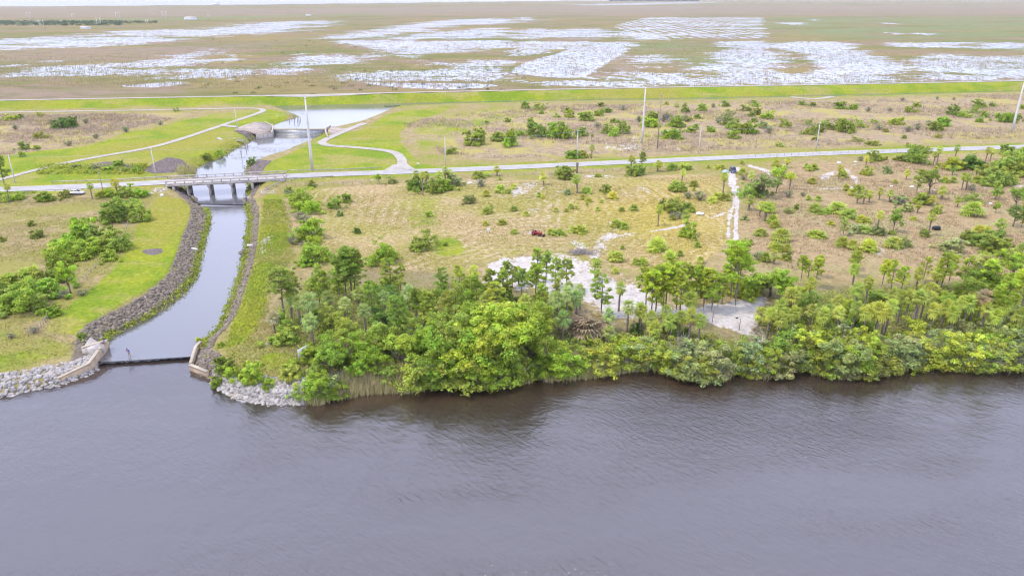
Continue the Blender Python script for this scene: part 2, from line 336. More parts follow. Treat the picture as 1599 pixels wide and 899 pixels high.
MPURPLE = [W([(-300, 8), (400, 14), (900, 10), (1900, 8), (1900, 25), (900, 25), (500, 24), (0, 30), (-300, 30)], 300, MZ, 0), W([(-300, 82), (0, 80), (400, 68), (480, 60), (300, 95), (0, 101)], 60, MZ), W([(-300, 140), (0, 140), (250, 138), (300, 148), (0, 155), (-300, 165)], 40, MZ), W([(960, 84), (1010, 88), (1000, 118), (930, 110)], 30, MZ)]  # far band: haze tint put into the ground colour; nearer patches are marsh tones
LAKEP = at(*np.array([(-3000, 30), (-900, 17), (0, 10.5), (340, 8), (640, 4.5), (820, 2), (1000, .2), (1000, -3), (-3000, -3)]).T, MZ)

_l = wline(CANAL_L, ZC, 1); _rr = wline(CANAL_R[::-1], ZC, 1); _t = np.linspace(0, 1, 60)
_rs = lambda L_: np.c_[np.interp(_t, np.linspace(0, 1, len(L_)), L_[:, 0]), np.interp(_t, np.linspace(0, 1, len(L_)), L_[:, 1])]
CMID = (_rs(_l) + _rs(_rr)) / 2
def build_ground():
    ys = np.concatenate([[-6.0, -5], np.arange(-4, 60, .9), np.arange(60, 200, 1.1), np.arange(200, 660, 1.5), [690, 740, 820, 950, 1300, 2200, 5000]])
    xs = np.concatenate([[-9000, -5000, -3000, -1800, -1200], np.arange(-800, 2400, 2.6), [2800, 3500, 4800, 7000, 11000]])
    G = at(xs[None, :], ys[:, None], LAND); X, Y = G[..., 0], G[..., 1]
    Z = height(X, Y); ny, nx = X.shape
    Xf, Yf = X.ravel(), Y.ravel()
    def top(fs, init=0.):
        w = np.full(Xf.shape, init)
        for f in fs: w = np.maximum(w, f[0] * f[1](Xf, Yf) if isinstance(f, tuple) else f(Xf, Yf))
        return w
    A = {}
    A['sand'] = top(SAND); lawn = top(LAWN)
    dl = np.abs(Yf - np.interp(Xf, LEVEE[:, 0], LEVEE[:, 1])); side = Yf - np.interp(Xf, LEVEE[:, 0], LEVEE[:, 1])
    lawn = np.maximum(lawn, np.clip(.5 - (dl - 17) / 5, 0, 1) * np.where(side < 0, np.where(dl > 9.5, .58, .95), .6))
    b = ldist(BORROW, Xf, Yf); lawn = np.maximum(lawn, .8 * np.clip(.5 - (b - 13) / 10, 0, 1))
    rd = road_dist(Xf, Yf); lawn = np.maximum(lawn, .62 * np.clip(.5 - (rd - 9) / 5, 0, 1))
    A['lawn'] = lawn
    A['mow'] = MOW(Xf, Yf); A['mowd'] = sdist(MOWP, Xf, Yf, 300); A['scrub'] = top(SCRUB); A['brown'] = BROWN(Xf, Yf); A['straw'] = STRAW(Xf, Yf); A['forest'] = FOREST(Xf, Yf)
    marsh = ss(14, 24, side); A['marsh'] = marsh
    w = np.zeros(Xf.shape)
    for s, p, f in MW: f2 = f * (2.2 if s < 1.1 else 1.); w = np.maximum(w, (s * .95 if s < 1.1 else s + .3) * np.clip((.62 if s < 1.1 else .5) - sdist(wpoly(p, MZ, 1), Xf, Yf, f2) / f2, 0, 1))
    g = GRIDP(Xf, Yf); A['grid'] = g
    w = np.maximum(w, .62 * g)
    w = np.maximum(w, 1.5 * np.clip(.5 - sdist(LAKEP, Xf, Yf, 400) / 120, 0, 1)) * marsh
    A['wet'] = w; A['mgreen'] = top(MGREEN); A['mauve'] = top(MPURPLE)
    dc = np.minimum(sdist(CANAL, Xf, Yf), sdist(UPPER, Xf, Yf)); rk = top(ROCKY)
    _dcn = sdist(CANAL, Xf, Yf); _wr = np.where(Xf > np.interp(Yf, CMID[:, 1], CMID[:, 0]), 3.0, 4.7); bank = np.clip(.5 - (_dcn - _wr) / 2, 0, 1)
    A['rocky'] = np.maximum(rk, bank)
    V = np.stack([Xf, Yf, Z.ravel()], -1)
    i = np.arange(ny - 1)[:, None] * nx + np.arange(nx - 1)[None]
    Q = np.stack([i, i + nx, i + nx + 1, i + 1], -1).reshape(-1, 4)[:, ::-1]
    o = mesh('ground', V, np.ascontiguousarray(Q), ground_mat(), None, True, A)
    tag(o, kind='structure')

def ground_mat():
    t = NT('ground_cover'); p = t.pos()
    n1 = t.noise(p, .012, 4, .6); n2 = t.noise(p, .07, 4, .6, .4); n3 = t.noise(p, .35, 4, .65); n4 = t.noise(p, 1.7, 3, .7); n5 = t.noise(t.scale(p, (1, 1, 0)), .9, 5, .75)
    ns = t.noise(t.scale(p, (1, .45, 1)), .16, 5, .72, .8)
    dry = t.mix(t.ss(.38, .62, n3), (.34, .26, .135), (.24, .195, .085))
    dry = t.mix(t.ss(.42, .6, n2), dry, (.245, .225, .06))
    dry = t.mix(t.math('MULTIPLY', t.ss(.5, .68, n5), .55), dry, (.17, .19, .045))
    # scrub: grey brown dead grass with straw patches
    scr = t.mix(t.ss(.35, .65, n3), (.35, .27, .165), (.25, .19, .115)); scr = t.mix(t.ss(.46, .6, n2), scr, (.34, .29, .095)); scr = t.mix(t.math('MULTIPLY', t.ss(.55, .7, n5), .5), scr, (.15, .17, .05))
    c = t.mix(t.attr('scrub'), dry, scr)
    brn = t.mix(t.ss(.3, .7, n3), (.365, .27, .145), (.26, .19, .10)); brn = t.mix(t.ss(.48, .62, n2), brn, (.30, .25, .12)); brn = t.mix(t.math('MULTIPLY', t.ss(.58, .72, n5), .5), brn, (.2, .21, .06))
    c = t.mix(t.attr('brown'), c, brn)
    # mown field: passes of the mower follow its edge
    ph = t.math('ADD', t.math('MULTIPLY', t.attr('mowd'), 1.9), t.math('MULTIPLY', n2, 16.)); st = t.math('SINE', ph)
    st = t.math('MULTIPLY', st, t.ss(.38, .58, t.noise(p, .04, 3, .6)))
    mw = t.mix(t.ss(.38, .62, t.noise(p, .03, 3, .6)), (.36, .27, .135), (.27, .24, .06)); mw = t.mix(t.math('MULTIPLY', t.attr('straw'), .8), mw, (.36, .28, .05))
    k = t.math('ADD', t.math('MULTIPLY', st, .32), t.math('MULTIPLY', t.math('SUBTRACT', n5, .5), 4.2))
    mw = t.mix(t.math('MULTIPLY', t.ss(.05, .8, k), .8), mw, (.43, .36, .275)); mw = t.mix(t.math('MULTIPLY', t.ss(.1, .8, t.math('MULTIPLY', k, -1.)), .85), mw, t.mix(t.ss(.4, .6, n2), (.14, .155, .025), (.20, .155, .08)))
    c = t.mix(t.ss(.3, .7, t.attr('mow')), c, mw)
    # lawn
    lw = t.mix(t.ss(.38, .62, n2), (.235, .265, .018), (.15, .225, .012)); lw = t.mix(t.ss(.48, .62, n1), lw, (.25, .235, .035)); lw = t.mix(t.math('MULTIPLY', t.ss(.5, .62, t.noise(t.scale(p, (.5, 1, 1)), .05, 4, .7)), .85), lw, (.28, .25, .07)); lw = t.mix(t.math('MULTIPLY', t.ss(.55, .72, n5), .5), lw, (.36, .32, .1)); lw = t.mix(t.math('MULTIPLY', t.ss(.55, .3, n3), .35), lw, (.12, .17, .02))
    wl = t.math('ADD', t.attr('lawn'), t.math('MULTIPLY', t.math('SUBTRACT', t.noise(p, .09, 5, .7), .5), .9))
    c = t.mix(t.ss(.35, .65, wl), c, lw)
    c = t.mix(t.math('MULTIPLY', t.ss(.3, .7, t.attr('forest')), .8), c, t.mix(t.ss(.35, .65, n3), (.16, .155, .06), (.24, .19, .11)))
    # marsh
    ms = t.mix(t.ss(.42, .58, t.noise(t.scale(p, (.6, 1, 1)), .006, 5, .65)), (.225, .175, .065), (.145, .15, .038)); ms = t.mix(t.ss(.48, .6, t.noise(t.scale(p, (.6, 1, 1)), .013, 5, .65)), ms, (.22, .16, .10))
    ms = t.mix(t.math('MULTIPLY', t.attr('mauve'), .6), ms, (.24, .18, .135)); ms = t.mix(t.math('MULTIPLY', t.attr('mgreen'), t.ss(.4, .56, t.noise(t.scale(p, (.5, 1, 1)), .009, 5, .7))), ms, (.165, .195, .075))
    ms = t.mix(t.math('MULTIPLY', t.ss(.48, .62, t.noise(t.scale(p, (.5, 1, 1)), .09, 5, .75)), .6), ms, (.12, .11, .045))
    c = t.mix(t.attr('marsh'), c, ms)
    # rock bed and sand
    c = t.mix(t.ss(.3, .7, t.math('ADD', t.attr('rocky'), t.math('MULTIPLY', t.math('SUBTRACT', n3, .5), .5))), c, t.mix(t.ss(.4, .6, n4), (.21, .175, .14), (.13, .11, .085)))
    ws = t.math('ADD', t.math('ADD', t.attr('sand'), t.math('MULTIPLY', t.math('SUBTRACT', n2, .55), 1.5)), t.math('MULTIPLY', t.math('SUBTRACT', t.math('ADD', t.math('MULTIPLY', ns, .6), t.math('MULTIPLY', n5, .4)), .5), 2.9))
    snd = t.mix(t.ss(.35, .7, n3), (.50, .465, .43), (.39, .35, .315)); snd = t.mix(t.math('MULTIPLY', t.ss(.55, .68, n5), .55), snd, (.28, .23, .16))
    c = t.mix(t.math('MULTIPLY', t.ss(.42, .6, ws), t.ss(.02, .2, t.attr('sand'))), c, snd)
    f = t.math('ADD', -.05, t.math('ADD', t.math('MULTIPLY', n4, .8), t.math('MULTIPLY', n5, 1.25)))
    v = t.new('ShaderNodeVectorMath', operation='SCALE'); t.put(v.inputs[0], c); t.put(v.inputs['Scale'], f); c = v.outputs[0]
    nm = t.bump(t.math('ADD', n4, t.math('MULTIPLY', n5, 1.5)), .22, .8)
    dryg = t.bsdf(c, .95, .1, nm)
    # standing water of the marsh
    x, y, z = (t.new('ShaderNodeSeparateXYZ') for _ in range(3)); t.put(x.inputs[0], p)
    gx = t.math('SINE', t.math('ADD', t.math('MULTIPLY', x.outputs[0], .33), t.math('MULTIPLY', n2, 3.))); gy = t.math('SINE', t.math('MULTIPLY', x.outputs[1], .03))
    ww = t.math('ADD', t.attr('wet'), t.math('MULTIPLY', t.math('SUBTRACT', t.math('ADD', t.math('MULTIPLY', t.noise(t.scale(p, (.7, 1, 1)), .022, 6, .72, .5), .62), t.math('MULTIPLY', t.noise(p, .16, 5, .8), .38)), .5), 4.2))
    ww = t.math('SUBTRACT', ww, t.math('MULTIPLY', t.attr('grid'), t.math('MULTIPLY', t.ss(.0, .6, gx), t.math('ADD', .35, t.math('MULTIPLY', gy, .25)))))
    fine = t.ss(.40, .52, t.noise(t.scale(p, (1, .45, 1)), .3, 5, .8), -.1, 1.); wm = t.math('MULTIPLY', t.math('MULTIPLY', t.ss(.42, .56, ww), fine), t.ss(.02, .3, t.attr('wet')))
    gw = t.new('ShaderNodeBsdfGlossy'); gw.inputs['Color'].default_value = (.74, .755, .79, 1); gw.inputs['Roughness'].default_value = .18; dw = t.new('ShaderNodeBsdfDiffuse'); dw.inputs['Color'].default_value = (.30, .31, .32, 1); mw_ = t.new('ShaderNodeMixShader'); t.put(mw_.inputs[0], t.ss(.3, .7, t.noise(t.scale(p, (.5, 1, 1)), .02, 4, .7), .5, .8)); t.t.links.new(dw.outputs[0], mw_.inputs[1]); t.t.links.new(gw.outputs[0], mw_.inputs[2]); wb = mw_.outputs[0]
    m = t.new('ShaderNodeMixShader'); t.put(m.inputs[0], wm); t.t.links.new(dryg, m.inputs[1]); t.t.links.new(wb, m.inputs[2])
    return t.done(m.outputs[0])

def water_mat(name, base, scale=1., amp=.05, rough=.06, spec=1., ior=1.45, patch=True):
    t = NT(name); p = t.pos()
    if patch: base = t.mix(t.math('MULTIPLY', t.attr('shallow'), t.ss(.35, .6, t.noise(p, .12, 4, .6), .6, 1.)), base, (.062, .034, .017))      # tea-coloured shallows over sand
    mp = t.new('ShaderNodeMapping', vector_type='TEXTURE'); t.put(mp.inputs['Vector'], p); mp.inputs['Rotation'].default_value = (0, 0, math.radians(-46)); mp.inputs['Scale'].default_value = (2.6, .85, 1)
    a = t.noise(mp.outputs[0], .95 * scale, 4, .6, .6); b = t.noise(mp.outputs[0], 2.6 * scale, 3, .6, .3); c = t.noise(p, .22 * scale, 2)
    h = t.math('ADD', a, t.math('MULTIPLY', b, .5)); 
    cal = t.ss(.36, .64, t.noise(t.scale(p, (.35, 1, 1)), .03, 3, .6), .3, 1.3)
    h = t.math('MULTIPLY', h, cal) if patch else h
    h = t.math('ADD', h, t.math('MULTIPLY', c, .9))
    rr = t.ss(.4, .62, t.noise(t.scale(p, (.4, 1, 1)), .018, 4, .65, .6), rough * .6, rough * 2.4) if patch else rough
    return t.done(t.bsdf(base, rr, spec, t.bump(h, amp, 1.), IOR=ior))

def sheet(name, poly, z, mat):
    V = np.c_[poly, np.full(len(poly), z)]
    o = mesh(name, V, [list(range(len(V)))], mat); tag(o, kind='structure'); return o

def offset_poly(poly, d):
    a = np.roll(poly, 1, 0); b = np.roll(poly, -1, 0); tn = b - a; tn /= np.linalg.norm(tn, axis=1)[:, None] + 1e-9
    n = np.c_[tn[:, 1], -tn[:, 0]]
    area = .5 * np.sum(poly[:, 0] * np.roll(poly[:, 1], -1) - np.roll(poly[:, 0], -1) * poly[:, 1])
    return poly + n * d * (1 if area > 0 else -1)

def strip(name, pts, width, lift, mat, z=None, kind='structure'):
    """a road draped over the ground; pts in world metres"""
    pts = np.asarray(pts); d = np.gradient(pts, axis=0); d /= np.linalg.norm(d, axis=1)[:, None]; nrm = np.c_[-d[:, 1], d[:, 0]]
    V = []; k = 4; offs = np.linspace(-.5, .5, k + 1) * width
    for o_ in offs:
        q = pts + nrm * o_; zz = (height(q[:, 0], q[:, 1]) if z is None else np.asarray(z)) + lift + np.zeros(len(q)) + .04 * (1 - (2 * o_ / width) ** 2)
        V.append(np.c_[q, zz])
    n = len(pts); V = np.vstack(V); i = np.arange(n - 1)
    Q = np.vstack([np.stack([j * n + i, j * n + i + 1, (j + 1) * n + i + 1, (j + 1) * n + i], -1) for j in range(k)])[:, ::-1]
    o = mesh(name, V, np.ascontiguousarray(Q), mat, None, True)
    if kind: tag(o, kind=kind)
    return o

def dense(pts, step=2.):
    d = np.r_[0, np.cumsum(np.linalg.norm(np.diff(pts, axis=0), axis=1))]; s = np.linspace(0, d[-1], int(d[-1] / step) + 2)
    return np.c_[np.interp(s, d, pts[:, 0]), np.interp(s, d, pts[:, 1])]

def path_mat(name, a, b, rut=None):
    t = NT(name); p = t.pos(); n = t.noise(p, .25, 5, .65); m = t.noise(p, 2.5, 3, .7)
    c = t.mix(t.ss(.35, .65, n), a, b); c = t.mix(.3, c, t.mix(m, (.55, .53, .5), (1, 1, 1)), 'MULTIPLY')
    if rut: c = t.mix(t.math('MULTIPLY', t.ss(.56, .68, t.noise(p, .6, 4, .7)), .7), c, rut)
    return t.done(t.bsdf(c, .9, .2, t.bump(m, .03)))

build_ground()
M_ROAD = path_mat('worn_pale_asphalt', (.385, .37, .36), (.32, .31, .30)); M_PATH = path_mat('shell_rock', (.41, .38, .34), (.34, .31, .27), (.24, .22, .12))
_gx = np.r_[-3000, -1200, np.arange(-420, 421, 3.), 1200, 3000]; _gy = np.r_[-800, -100, 40, np.arange(80, 180, 1.5), 260]; _GX, _GY = np.meshgrid(_gx, _gy); _f = _GX.ravel(), _GY.ravel()
_dw = -sdist(RIVER, *_f, 60); _sh = np.exp(-np.clip(_dw, 0, 99) / 4.5) * ss(-38, -28, _f[0]) * (1 - .6 * ss(20, 45, _f[0])); _i = np.arange(len(_gy) - 1)[:, None] * len(_gx) + np.arange(len(_gx) - 1)[None]
tag(mesh('river', np.c_[_f[0], _f[1], 0 * _f[0]], np.ascontiguousarray(np.stack([_i, _i + 1, _i + len(_gx) + 1, _i + len(_gx)], -1).reshape(-1, 4)), water_mat('river_water', (.034, .025, .021), 1.45, .145, .05, 1., 1.66), None, True, {'shallow': _sh}), kind='structure')
_wc = water_mat('canal_water', (.115, .115, .12), 1.5, .02, .06, .8, 1.7, False)
# the canal ends at the weir, so its sheet is not widened there
_a0, _b0 = at(159, 565, ZC), at(304, 556, ZC)
sheet('canal', np.vstack([[_a0], offset_poly(CANAL, 1.4)[1:-1], [_b0]]), ZC, _wc)
_w1, _w2 = at(316, 317.5, ZU), at(384, 317.5, ZU); tag(mesh('rapids', [(*_w1, ZU + .01), (*_w2, ZU + .01), (*(_w2 - [0, 2.2]), ZC + .01), (*(_w1 - [0, 2.2]), ZC + .01)], [(0, 1, 2, 3)], _wc), kind='structure')
sheet('upper_canal', offset_poly(UPPER, 1.2), ZU, _wc)
sheet('spillway_pool', offset_poly(POOLW, 1.0), ZP, _wc)
_bl = dense(BORROW, 8.); strip('borrow_canal', _bl, 10.5, 0., _wc, z=np.full(len(_bl), 2.0))
strip('road', ROAD, 6.6, 0., M_ROAD, z=ROADZ)
# edge lines of the road
M_LINE = path_mat('faded_road_paint', (.68, .66, .62), (.58, .56, .5))
for s_ in (-1, 1): strip('road_marking', ROAD + np.array([0, s_ * 2.95]), .14, .012, M_LINE, z=ROADZ)
lv = dense(LEVEE, 6.); strip('levee_road', lv, 4.0, .10, M_PATH)
def gl(pts, n=2):
    q = chaikin(pts, False, n); p, _ = ground_at(q[:, 0], q[:, 1]); return dense(p, 1.5)
LPATH = [(-260, 330), (-100, 304), (0, 281), (50, 267), (98, 255.5), (160, 244), (239, 231), (300, 212), (346, 196), (405, 177), (413, 172.6), (405, 170), (380, 169), (300, 171), (150, 173.5), (0, 176), (-500, 186)]
strip('path', gl(LPATH), 3.2, .12, M_PATH)
strip('path', gl([(346, 196), (358, 197.5), (371, 199)], 1), 3.2, .17, M_PATH)
strip('path', gl([(622, 266), (626, 259), (629, 253), (625, 245), (618, 239), (600, 234.5), (550, 230), (513, 228), (502, 224), (503, 221), (515, 215), (540, 204), (570, 192.6)]), 3.6, .12, M_PATH)
strip('path', gl([(606, 268), (614, 263), (620, 258)], 1), 3.5, .17, M_PATH); strip('path', gl([(642, 266), (634, 262), (628, 256)], 1), 3.5, .2, M_PATH)
strip('path', gl([(1235, 152), (1262, 154.6), (1278, 155), (1300, 151.2)], 1), 4.0, .14, M_PATH)
# ------------------------------------------------------------------ plants: a few of each kind, then copies
M_LEAF = leaf_mat('leaves', .45, .42); M_FAN = leaf_mat('palm_fans', .4, .2); M_NEEDLE = leaf_mat('needles', .45, .36)
M_BARK = simple('grey_bark', (.20, .165, .135), .9, .35, 3.); M_PBARK = simple('palm_bark', (.23, .19, .155), .9, .3, 5.); M_TWIG = simple('bare_twigs', (.30, .265, .24), .9, .25, 2.)
M_DEAD = simple('dead_fronds', (.36, .26, .14), .9, .3, 3.)

def unit(n): 
    v = rng.normal(size=(n, 3)); return v / np.linalg.norm(v, axis=1)[:, None]

def cards(C, N, S, asp=.6, bend=.25):
    """leaf sprays: rhombs of size S at C, facing N"""
    n = len(C); r = unit(n); A = np.cross(N, r); A /= np.linalg.norm(A, axis=1)[:, None] + 1e-9; B = np.cross(N, A)
    S = np.broadcast_to(S, (n,))[:, None]
    V = np.stack([C - A * S, C + B * S * asp + N * S * bend, C + A * S, C - B * S * asp + N * S * bend], 1)
    return V.reshape(-1, 3)

def leafmesh(name, V, mat): 
    return mesh(name, V, np.arange(len(V), dtype=np.int32).reshape(-1, 4), mat)

def lobes(n, Rr, z0, z1, flat=.8):
    """centres and radii of the clumps of one crown"""
    out = []
    for i in range(n):
        a = rng.uniform(0, 6.283); f = (i + .5) / n; z = z0 + (z1 - z0) * rng.uniform(.1, 1) ** .8
        k = math.sin(math.pi * min(1, max(.08, (z - z0) / (z1 - z0) * .82 + .16)))
        r = Rr * k * rng.uniform(.25, .85); out.append((r * math.cos(a), r * math.sin(a), z, Rr * rng.uniform(.2, .4)))
    return out

def limb_lobes(n, Rr, z0, z1):
    """clumps gathered round the ends of a few uneven limbs"""
    out = []
    for i in range(n):
        a = i * 6.283 / n + rng.normal(0, .35); r = Rr * rng.uniform(.3, .95); z = z0 + (z1 - z0) * rng.uniform(.25, 1.) * (1.06 - .45 * (r / Rr) ** 2)
        for _ in range(5): d = rng.normal(0, .2, 3) * Rr; out.append((r * math.cos(a) + d[0], r * math.sin(a) + d[1], max(z0 * .5, z + d[2] * .9), Rr * rng.uniform(.13, .25)))
    for _ in range(5): out.append((rng.normal(0, .3) * Rr, rng.normal(0, .3) * Rr, z0 + (z1 - z0) * rng.uniform(.3, .9), Rr * rng.uniform(.2, .3)))
    return out

def lobe_leaves(lb, per, size, flat=.75, asp=.6):
    C = []; N = []
    for x, y, z, r in lb:
        n = int(per * (r / lb[0][3]) ** 1.5 * rng.uniform(.7, 1.2)); d = unit(n); d[:, 2] = np.abs(d[:, 2]) * np.where(rng.random(n) < .25, -1, 1)
        rr = r * rng.uniform(.2, 1.35, n)[:, None] ** .6
        C.append(np.array([x, y, z]) + d * rr * np.array([1, 1, flat])); k = d * .75 + unit(n) * .7 + np.array([0, 0, .55]); N.append(k / np.linalg.norm(k, axis=1)[:, None])
    C = np.vstack(C); N = np.vstack(N); return cards(C, N, size * rng.lognormal(0, .3, len(C)), asp)

def limbs(mb, base, tips, r0, sag=.1, n=5):
    for t in tips:
        t = np.array(t, float); b = np.array(base, float); m = b * .5 + t * .5 + np.r_[rng.normal(0, .12, 2) * np.linalg.norm(t - b), 0]
        mb.tube([b, m, t], [r0, r0 * .6, r0 * .22], n)

PROTO = {}
def proto(kind, parts, hgt):
    PROTO.setdefault(kind, []).append((parts, hgt))

def hide(o): COL.objects.unlink(o)

def make_shrub(i):
    h = 3.0; n = 14 + i % 4 * 5; lb = limb_lobes(4 + i % 4, 2.0 + .3 * (i % 3), .35, 2.7 + .3 * (i % 2)); lb += [(rng.normal(0, 2.1), rng.normal(0, 1.6), rng.uniform(.2, .6), rng.uniform(.35, .7)) for _ in range(i % 5 + 2)]; lb += [(math.cos(a) * 1.6, math.sin(a) * 1.6, .55, .7) for a in np.linspace(0, 6.2, 7)[:-1] + rng.uniform(0, 1)]
    V = lobe_leaves(lb, 95, .125); o = leafmesh('foliage', V, M_LEAF)
    s = MB(); limbs(s, (0, 0, -.2), [np.array(l[:3]) for l in lb[:8]], .06, n=4); s_ = s.build('stem', M_BARK)
    proto('shrub', [o, s_], h)

def make_tree(i):
    h = 7.5; lb = limb_lobes(9, 2.9, 1.6, 7.2); V = lobe_leaves(lb, 100, .125); o = leafmesh('crown', V, M_LEAF)
    s = MB(); s.tube([(0, 0, -.3), (.1, .05, 1.2), (.15, -.1, 2.6), (.1, .1, 4.5)], [.24, .19, .15, .07], 7)
    limbs(s, (.12, 0, 1.8), [np.array(l[:3]) for l in lb[:6]], .1); limbs(s, (.15, -.05, 2.8), [np.array(l[:3]) for l in lb[6:13]], .08)
    proto('broadleaf', [o, s.build('trunk', M_BARK)], h)

def make_water_bush(i):
    h = 4.2; lb = limb_lobes(7, 2.7, .5, 4.0) + [(math.cos(a) * 2.3, math.sin(a) * 2.3, .75, .8) for a in np.linspace(0, 6.2, 9)[:-1] + rng.uniform(0, 1)]
    V = lobe_leaves(lb, 85, .13, .7); o = leafmesh('foliage', V, M_LEAF); s = MB()
    for a in rng.uniform(0, 6.283, 22):
        r = rng.uniform(1.2, 2.9); z = rng.uniform(.2, 2.6); limbs(s, (.3 * math.cos(a), .3 * math.sin(a), -.1), [(r * math.cos(a), r * math.sin(a), z)], .06, n=4)
        for _ in range(3): 
            q = np.array([r * math.cos(a), r * math.sin(a), z]); d = unit(1)[0] * .8; s.tube([q * .7, q * .85 + d * .4, q + d], [.03, .022, .01], 3, False)
    proto('water_bush', [o, s.build('branches', M_TWIG)], h)

def make_twig(i):
    h = 1.8; s = MB()
    for a in rng.uniform(0, 6.283, 34):
        r = rng.uniform(.2, 1.4); z = rng.uniform(.5, 1.8) * (1 - .25 * r); q = np.array([r * math.cos(a), r * math.sin(a), z]); s.tube([(0, 0, 0), q * .55 + [0, 0, .1], q], [.04, .025, .008], 3, False)
        for _ in range(4): d = unit(1)[0] * .45; d[2] = abs(d[2]); s.tube([q * rng.uniform(.5, .9), q + d], [.018, .006], 3, False)
    b = s.build('branches', M_TWIG); lb = lobes(6, 1.0, .3, 1.4); o = leafmesh('foliage', lobe_leaves(lb, 28, .12), M_LEAF); proto('bare_shrub', [b, o], h)

def make_pine(i):
    h = 11.; tr = MB(); lean = rng.normal(0, .35, 2); P3 = lambda z: np.array([lean[0] * (z / h) ** 1.5 + .12 * math.sin(z * .7 + i), lean[1] * (z / h) ** 1.5, z])
    zs = np.linspace(-.3, h * .96, 9); tr.tube([P3(z) for z in zs], np.interp(zs, [0, h], [.17, .045]), 6)
    tufts = []; z0 = h * (.34 + .09 * (i % 3))
    for z in np.linspace(z0, h * .97, 15):
        f = (z - z0) / (h - z0); L = 2.1 * (1 - .72 * f ** 1.6) * (.62 + .38 * min(1, f * 4)) * rng.uniform(.7, 1.15)
        for a in rng.uniform(0, 6.283, 2 + (rng.random() < .6)):
            d = np.array([math.cos(a), math.sin(a), rng.uniform(.12, .5)]); b = P3(z); tip = b + d * L; tr.tube([b, b + d * L * .55 + [0, 0, -.06], tip], [.045, .03, .012], 4, False)
            tufts.append((tip, rng.uniform(.38, .66))); 
            for q in range(rng.integers(1, 4)): tufts.append((b + d * L * rng.uniform(.45, .9) + rng.normal(0, .4, 3) * [1, 1, .6], rng.uniform(.28, .5)))
    tufts.append((P3(h * .99), .6)); C = []; N = []; S = []
    for c, r in tufts:
        n = int(70 * r / .6); d = unit(n); d[:, 2] = d[:, 2] * .6 + .12; C.append(c + d * r * rng.uniform(.3, 1., n)[:, None]); N.append(unit(n)); S.append(np.full(n, .16))
    C = np.vstack(C); o = leafmesh('crown', cards(C, np.vstack(N), np.concatenate(S) * rng.uniform(.7, 1.4, len(C)), .34, .1), M_NEEDLE)
    proto('pine', [o, tr.build('trunk', M_BARK)], h)

def fans(c, n, pet, bl, emin, emax, seg=9, spread=1.9, droop=.35):
    """fan leaves on stalks round the point c"""
    V = []
    for k in range(n):
        az = k * 2.399 + rng.normal(0, .25); f = (k + .5) / n; el = emax + (emin - emax) * f + rng.normal(0, .12)
        d = np.array([math.cos(az) * math.cos(el), math.sin(az) * math.cos(el), math.sin(el)]); sd = np.array([-math.sin(az), math.cos(az), 0.]); up = np.cross(d, sd) * -1
        if up[2] < 0: up = -up
        p = pet * rng.uniform(.75, 1.2); b = np.array(c) + d * p + np.array([0, 0, -.16 * p * math.cos(el)]); w = .022
        V.append([np.array(c) - sd * w, np.array(c) + sd * w, b + sd * w, b - sd * w])
        L = bl * rng.uniform(.8, 1.15); dd = d * .8 + np.array([0, 0, -droop]); dd /= np.linalg.norm(dd); u2 = np.cross(dd, sd); u2 = u2 if u2[2] > 0 else -u2
        for a in np.linspace(-spread, spread, seg):
            r = math.cos(a) * dd + math.sin(a) * (sd * .95) - u2 * (.22 * abs(math.sin(a))); l = L * (1 - .32 * abs(a) / spread); q = np.cross(r, u2); q /= np.linalg.norm(q) + 1e-9
            m = b + r * l * .55 + u2 * .05; t = b + r * l - np.array([0, 0, .2 * l]); ww = .085 * L / .9
            V.append([b, m + q * ww, t, m - q * ww])
    return np.array(V).reshape(-1, 3)

def make_palm(i):
    h = [3.6, 4.8, 5.6, 6.6, 4.2, 7.4][i]; tr = MB(); ln = rng.normal(0, .28, 2); zt = h - 1.15
    zs = np.linspace(-.3, zt, 9); tr.tube([(ln[0] * (z / h) ** 2, ln[1] * (z / h) ** 2, z) for z in zs], .19 + .025 * np.sin(np.arange(9) * 2.1) + np.r_[.06, np.zeros(6), .03, .05], 8)
    top = (ln[0] * (zt / h) ** 2, ln[1] * (zt / h) ** 2, zt); o = leafmesh('crown', fans(top, 34, .85, .8, -.75, 1.45), M_FAN)
    d = leafmesh('dead_fronds', fans((top[0], top[1], zt - .12), 9, .55, .7, -1.35, -.8, 7, 1.3, .7), M_DEAD)
    proto('palm', [o, tr.build('trunk', M_PBARK), d], h)

def make_palmetto(i):
    h = 1.75; V = []; s = MB(); n = [1, 2, 1, 1, 3, 2][i]
    for k in range(n):
        r = 0 if n == 1 else rng.uniform(.35, .5 + .17 * n); a = k * 6.283 / n + rng.normal(0, .3); c = (r * math.cos(a), r * math.sin(a), .25 + .3 * rng.random()); V.append(fans(c, 26, .62, .62, -.3, 1.45, 9, 1.9, .3))
    s.tube([(0, 0, -.15), (.03, .02, .5)], [.15, .11], 7); V.append(fans((0, 0, .5), 16, .65, .62, .1, 1.45)); o = leafmesh('fronds', np.vstack(V), M_FAN); proto('palmetto', [o, s.build('stem', M_PBARK)], h)

for i in range(8): make_shrub(i)
for i in range(7): make_tree(i)
for i in range(6): make_water_bush(i)
for i in range(4): make_twig(i)
for i in range(7): make_pine(i)
for i in range(6): make_palm(i)
for i in range(6): make_palmetto(i)
for L_ in PROTO.values():
    for parts, _ in L_:
        for o in parts: hide(o)

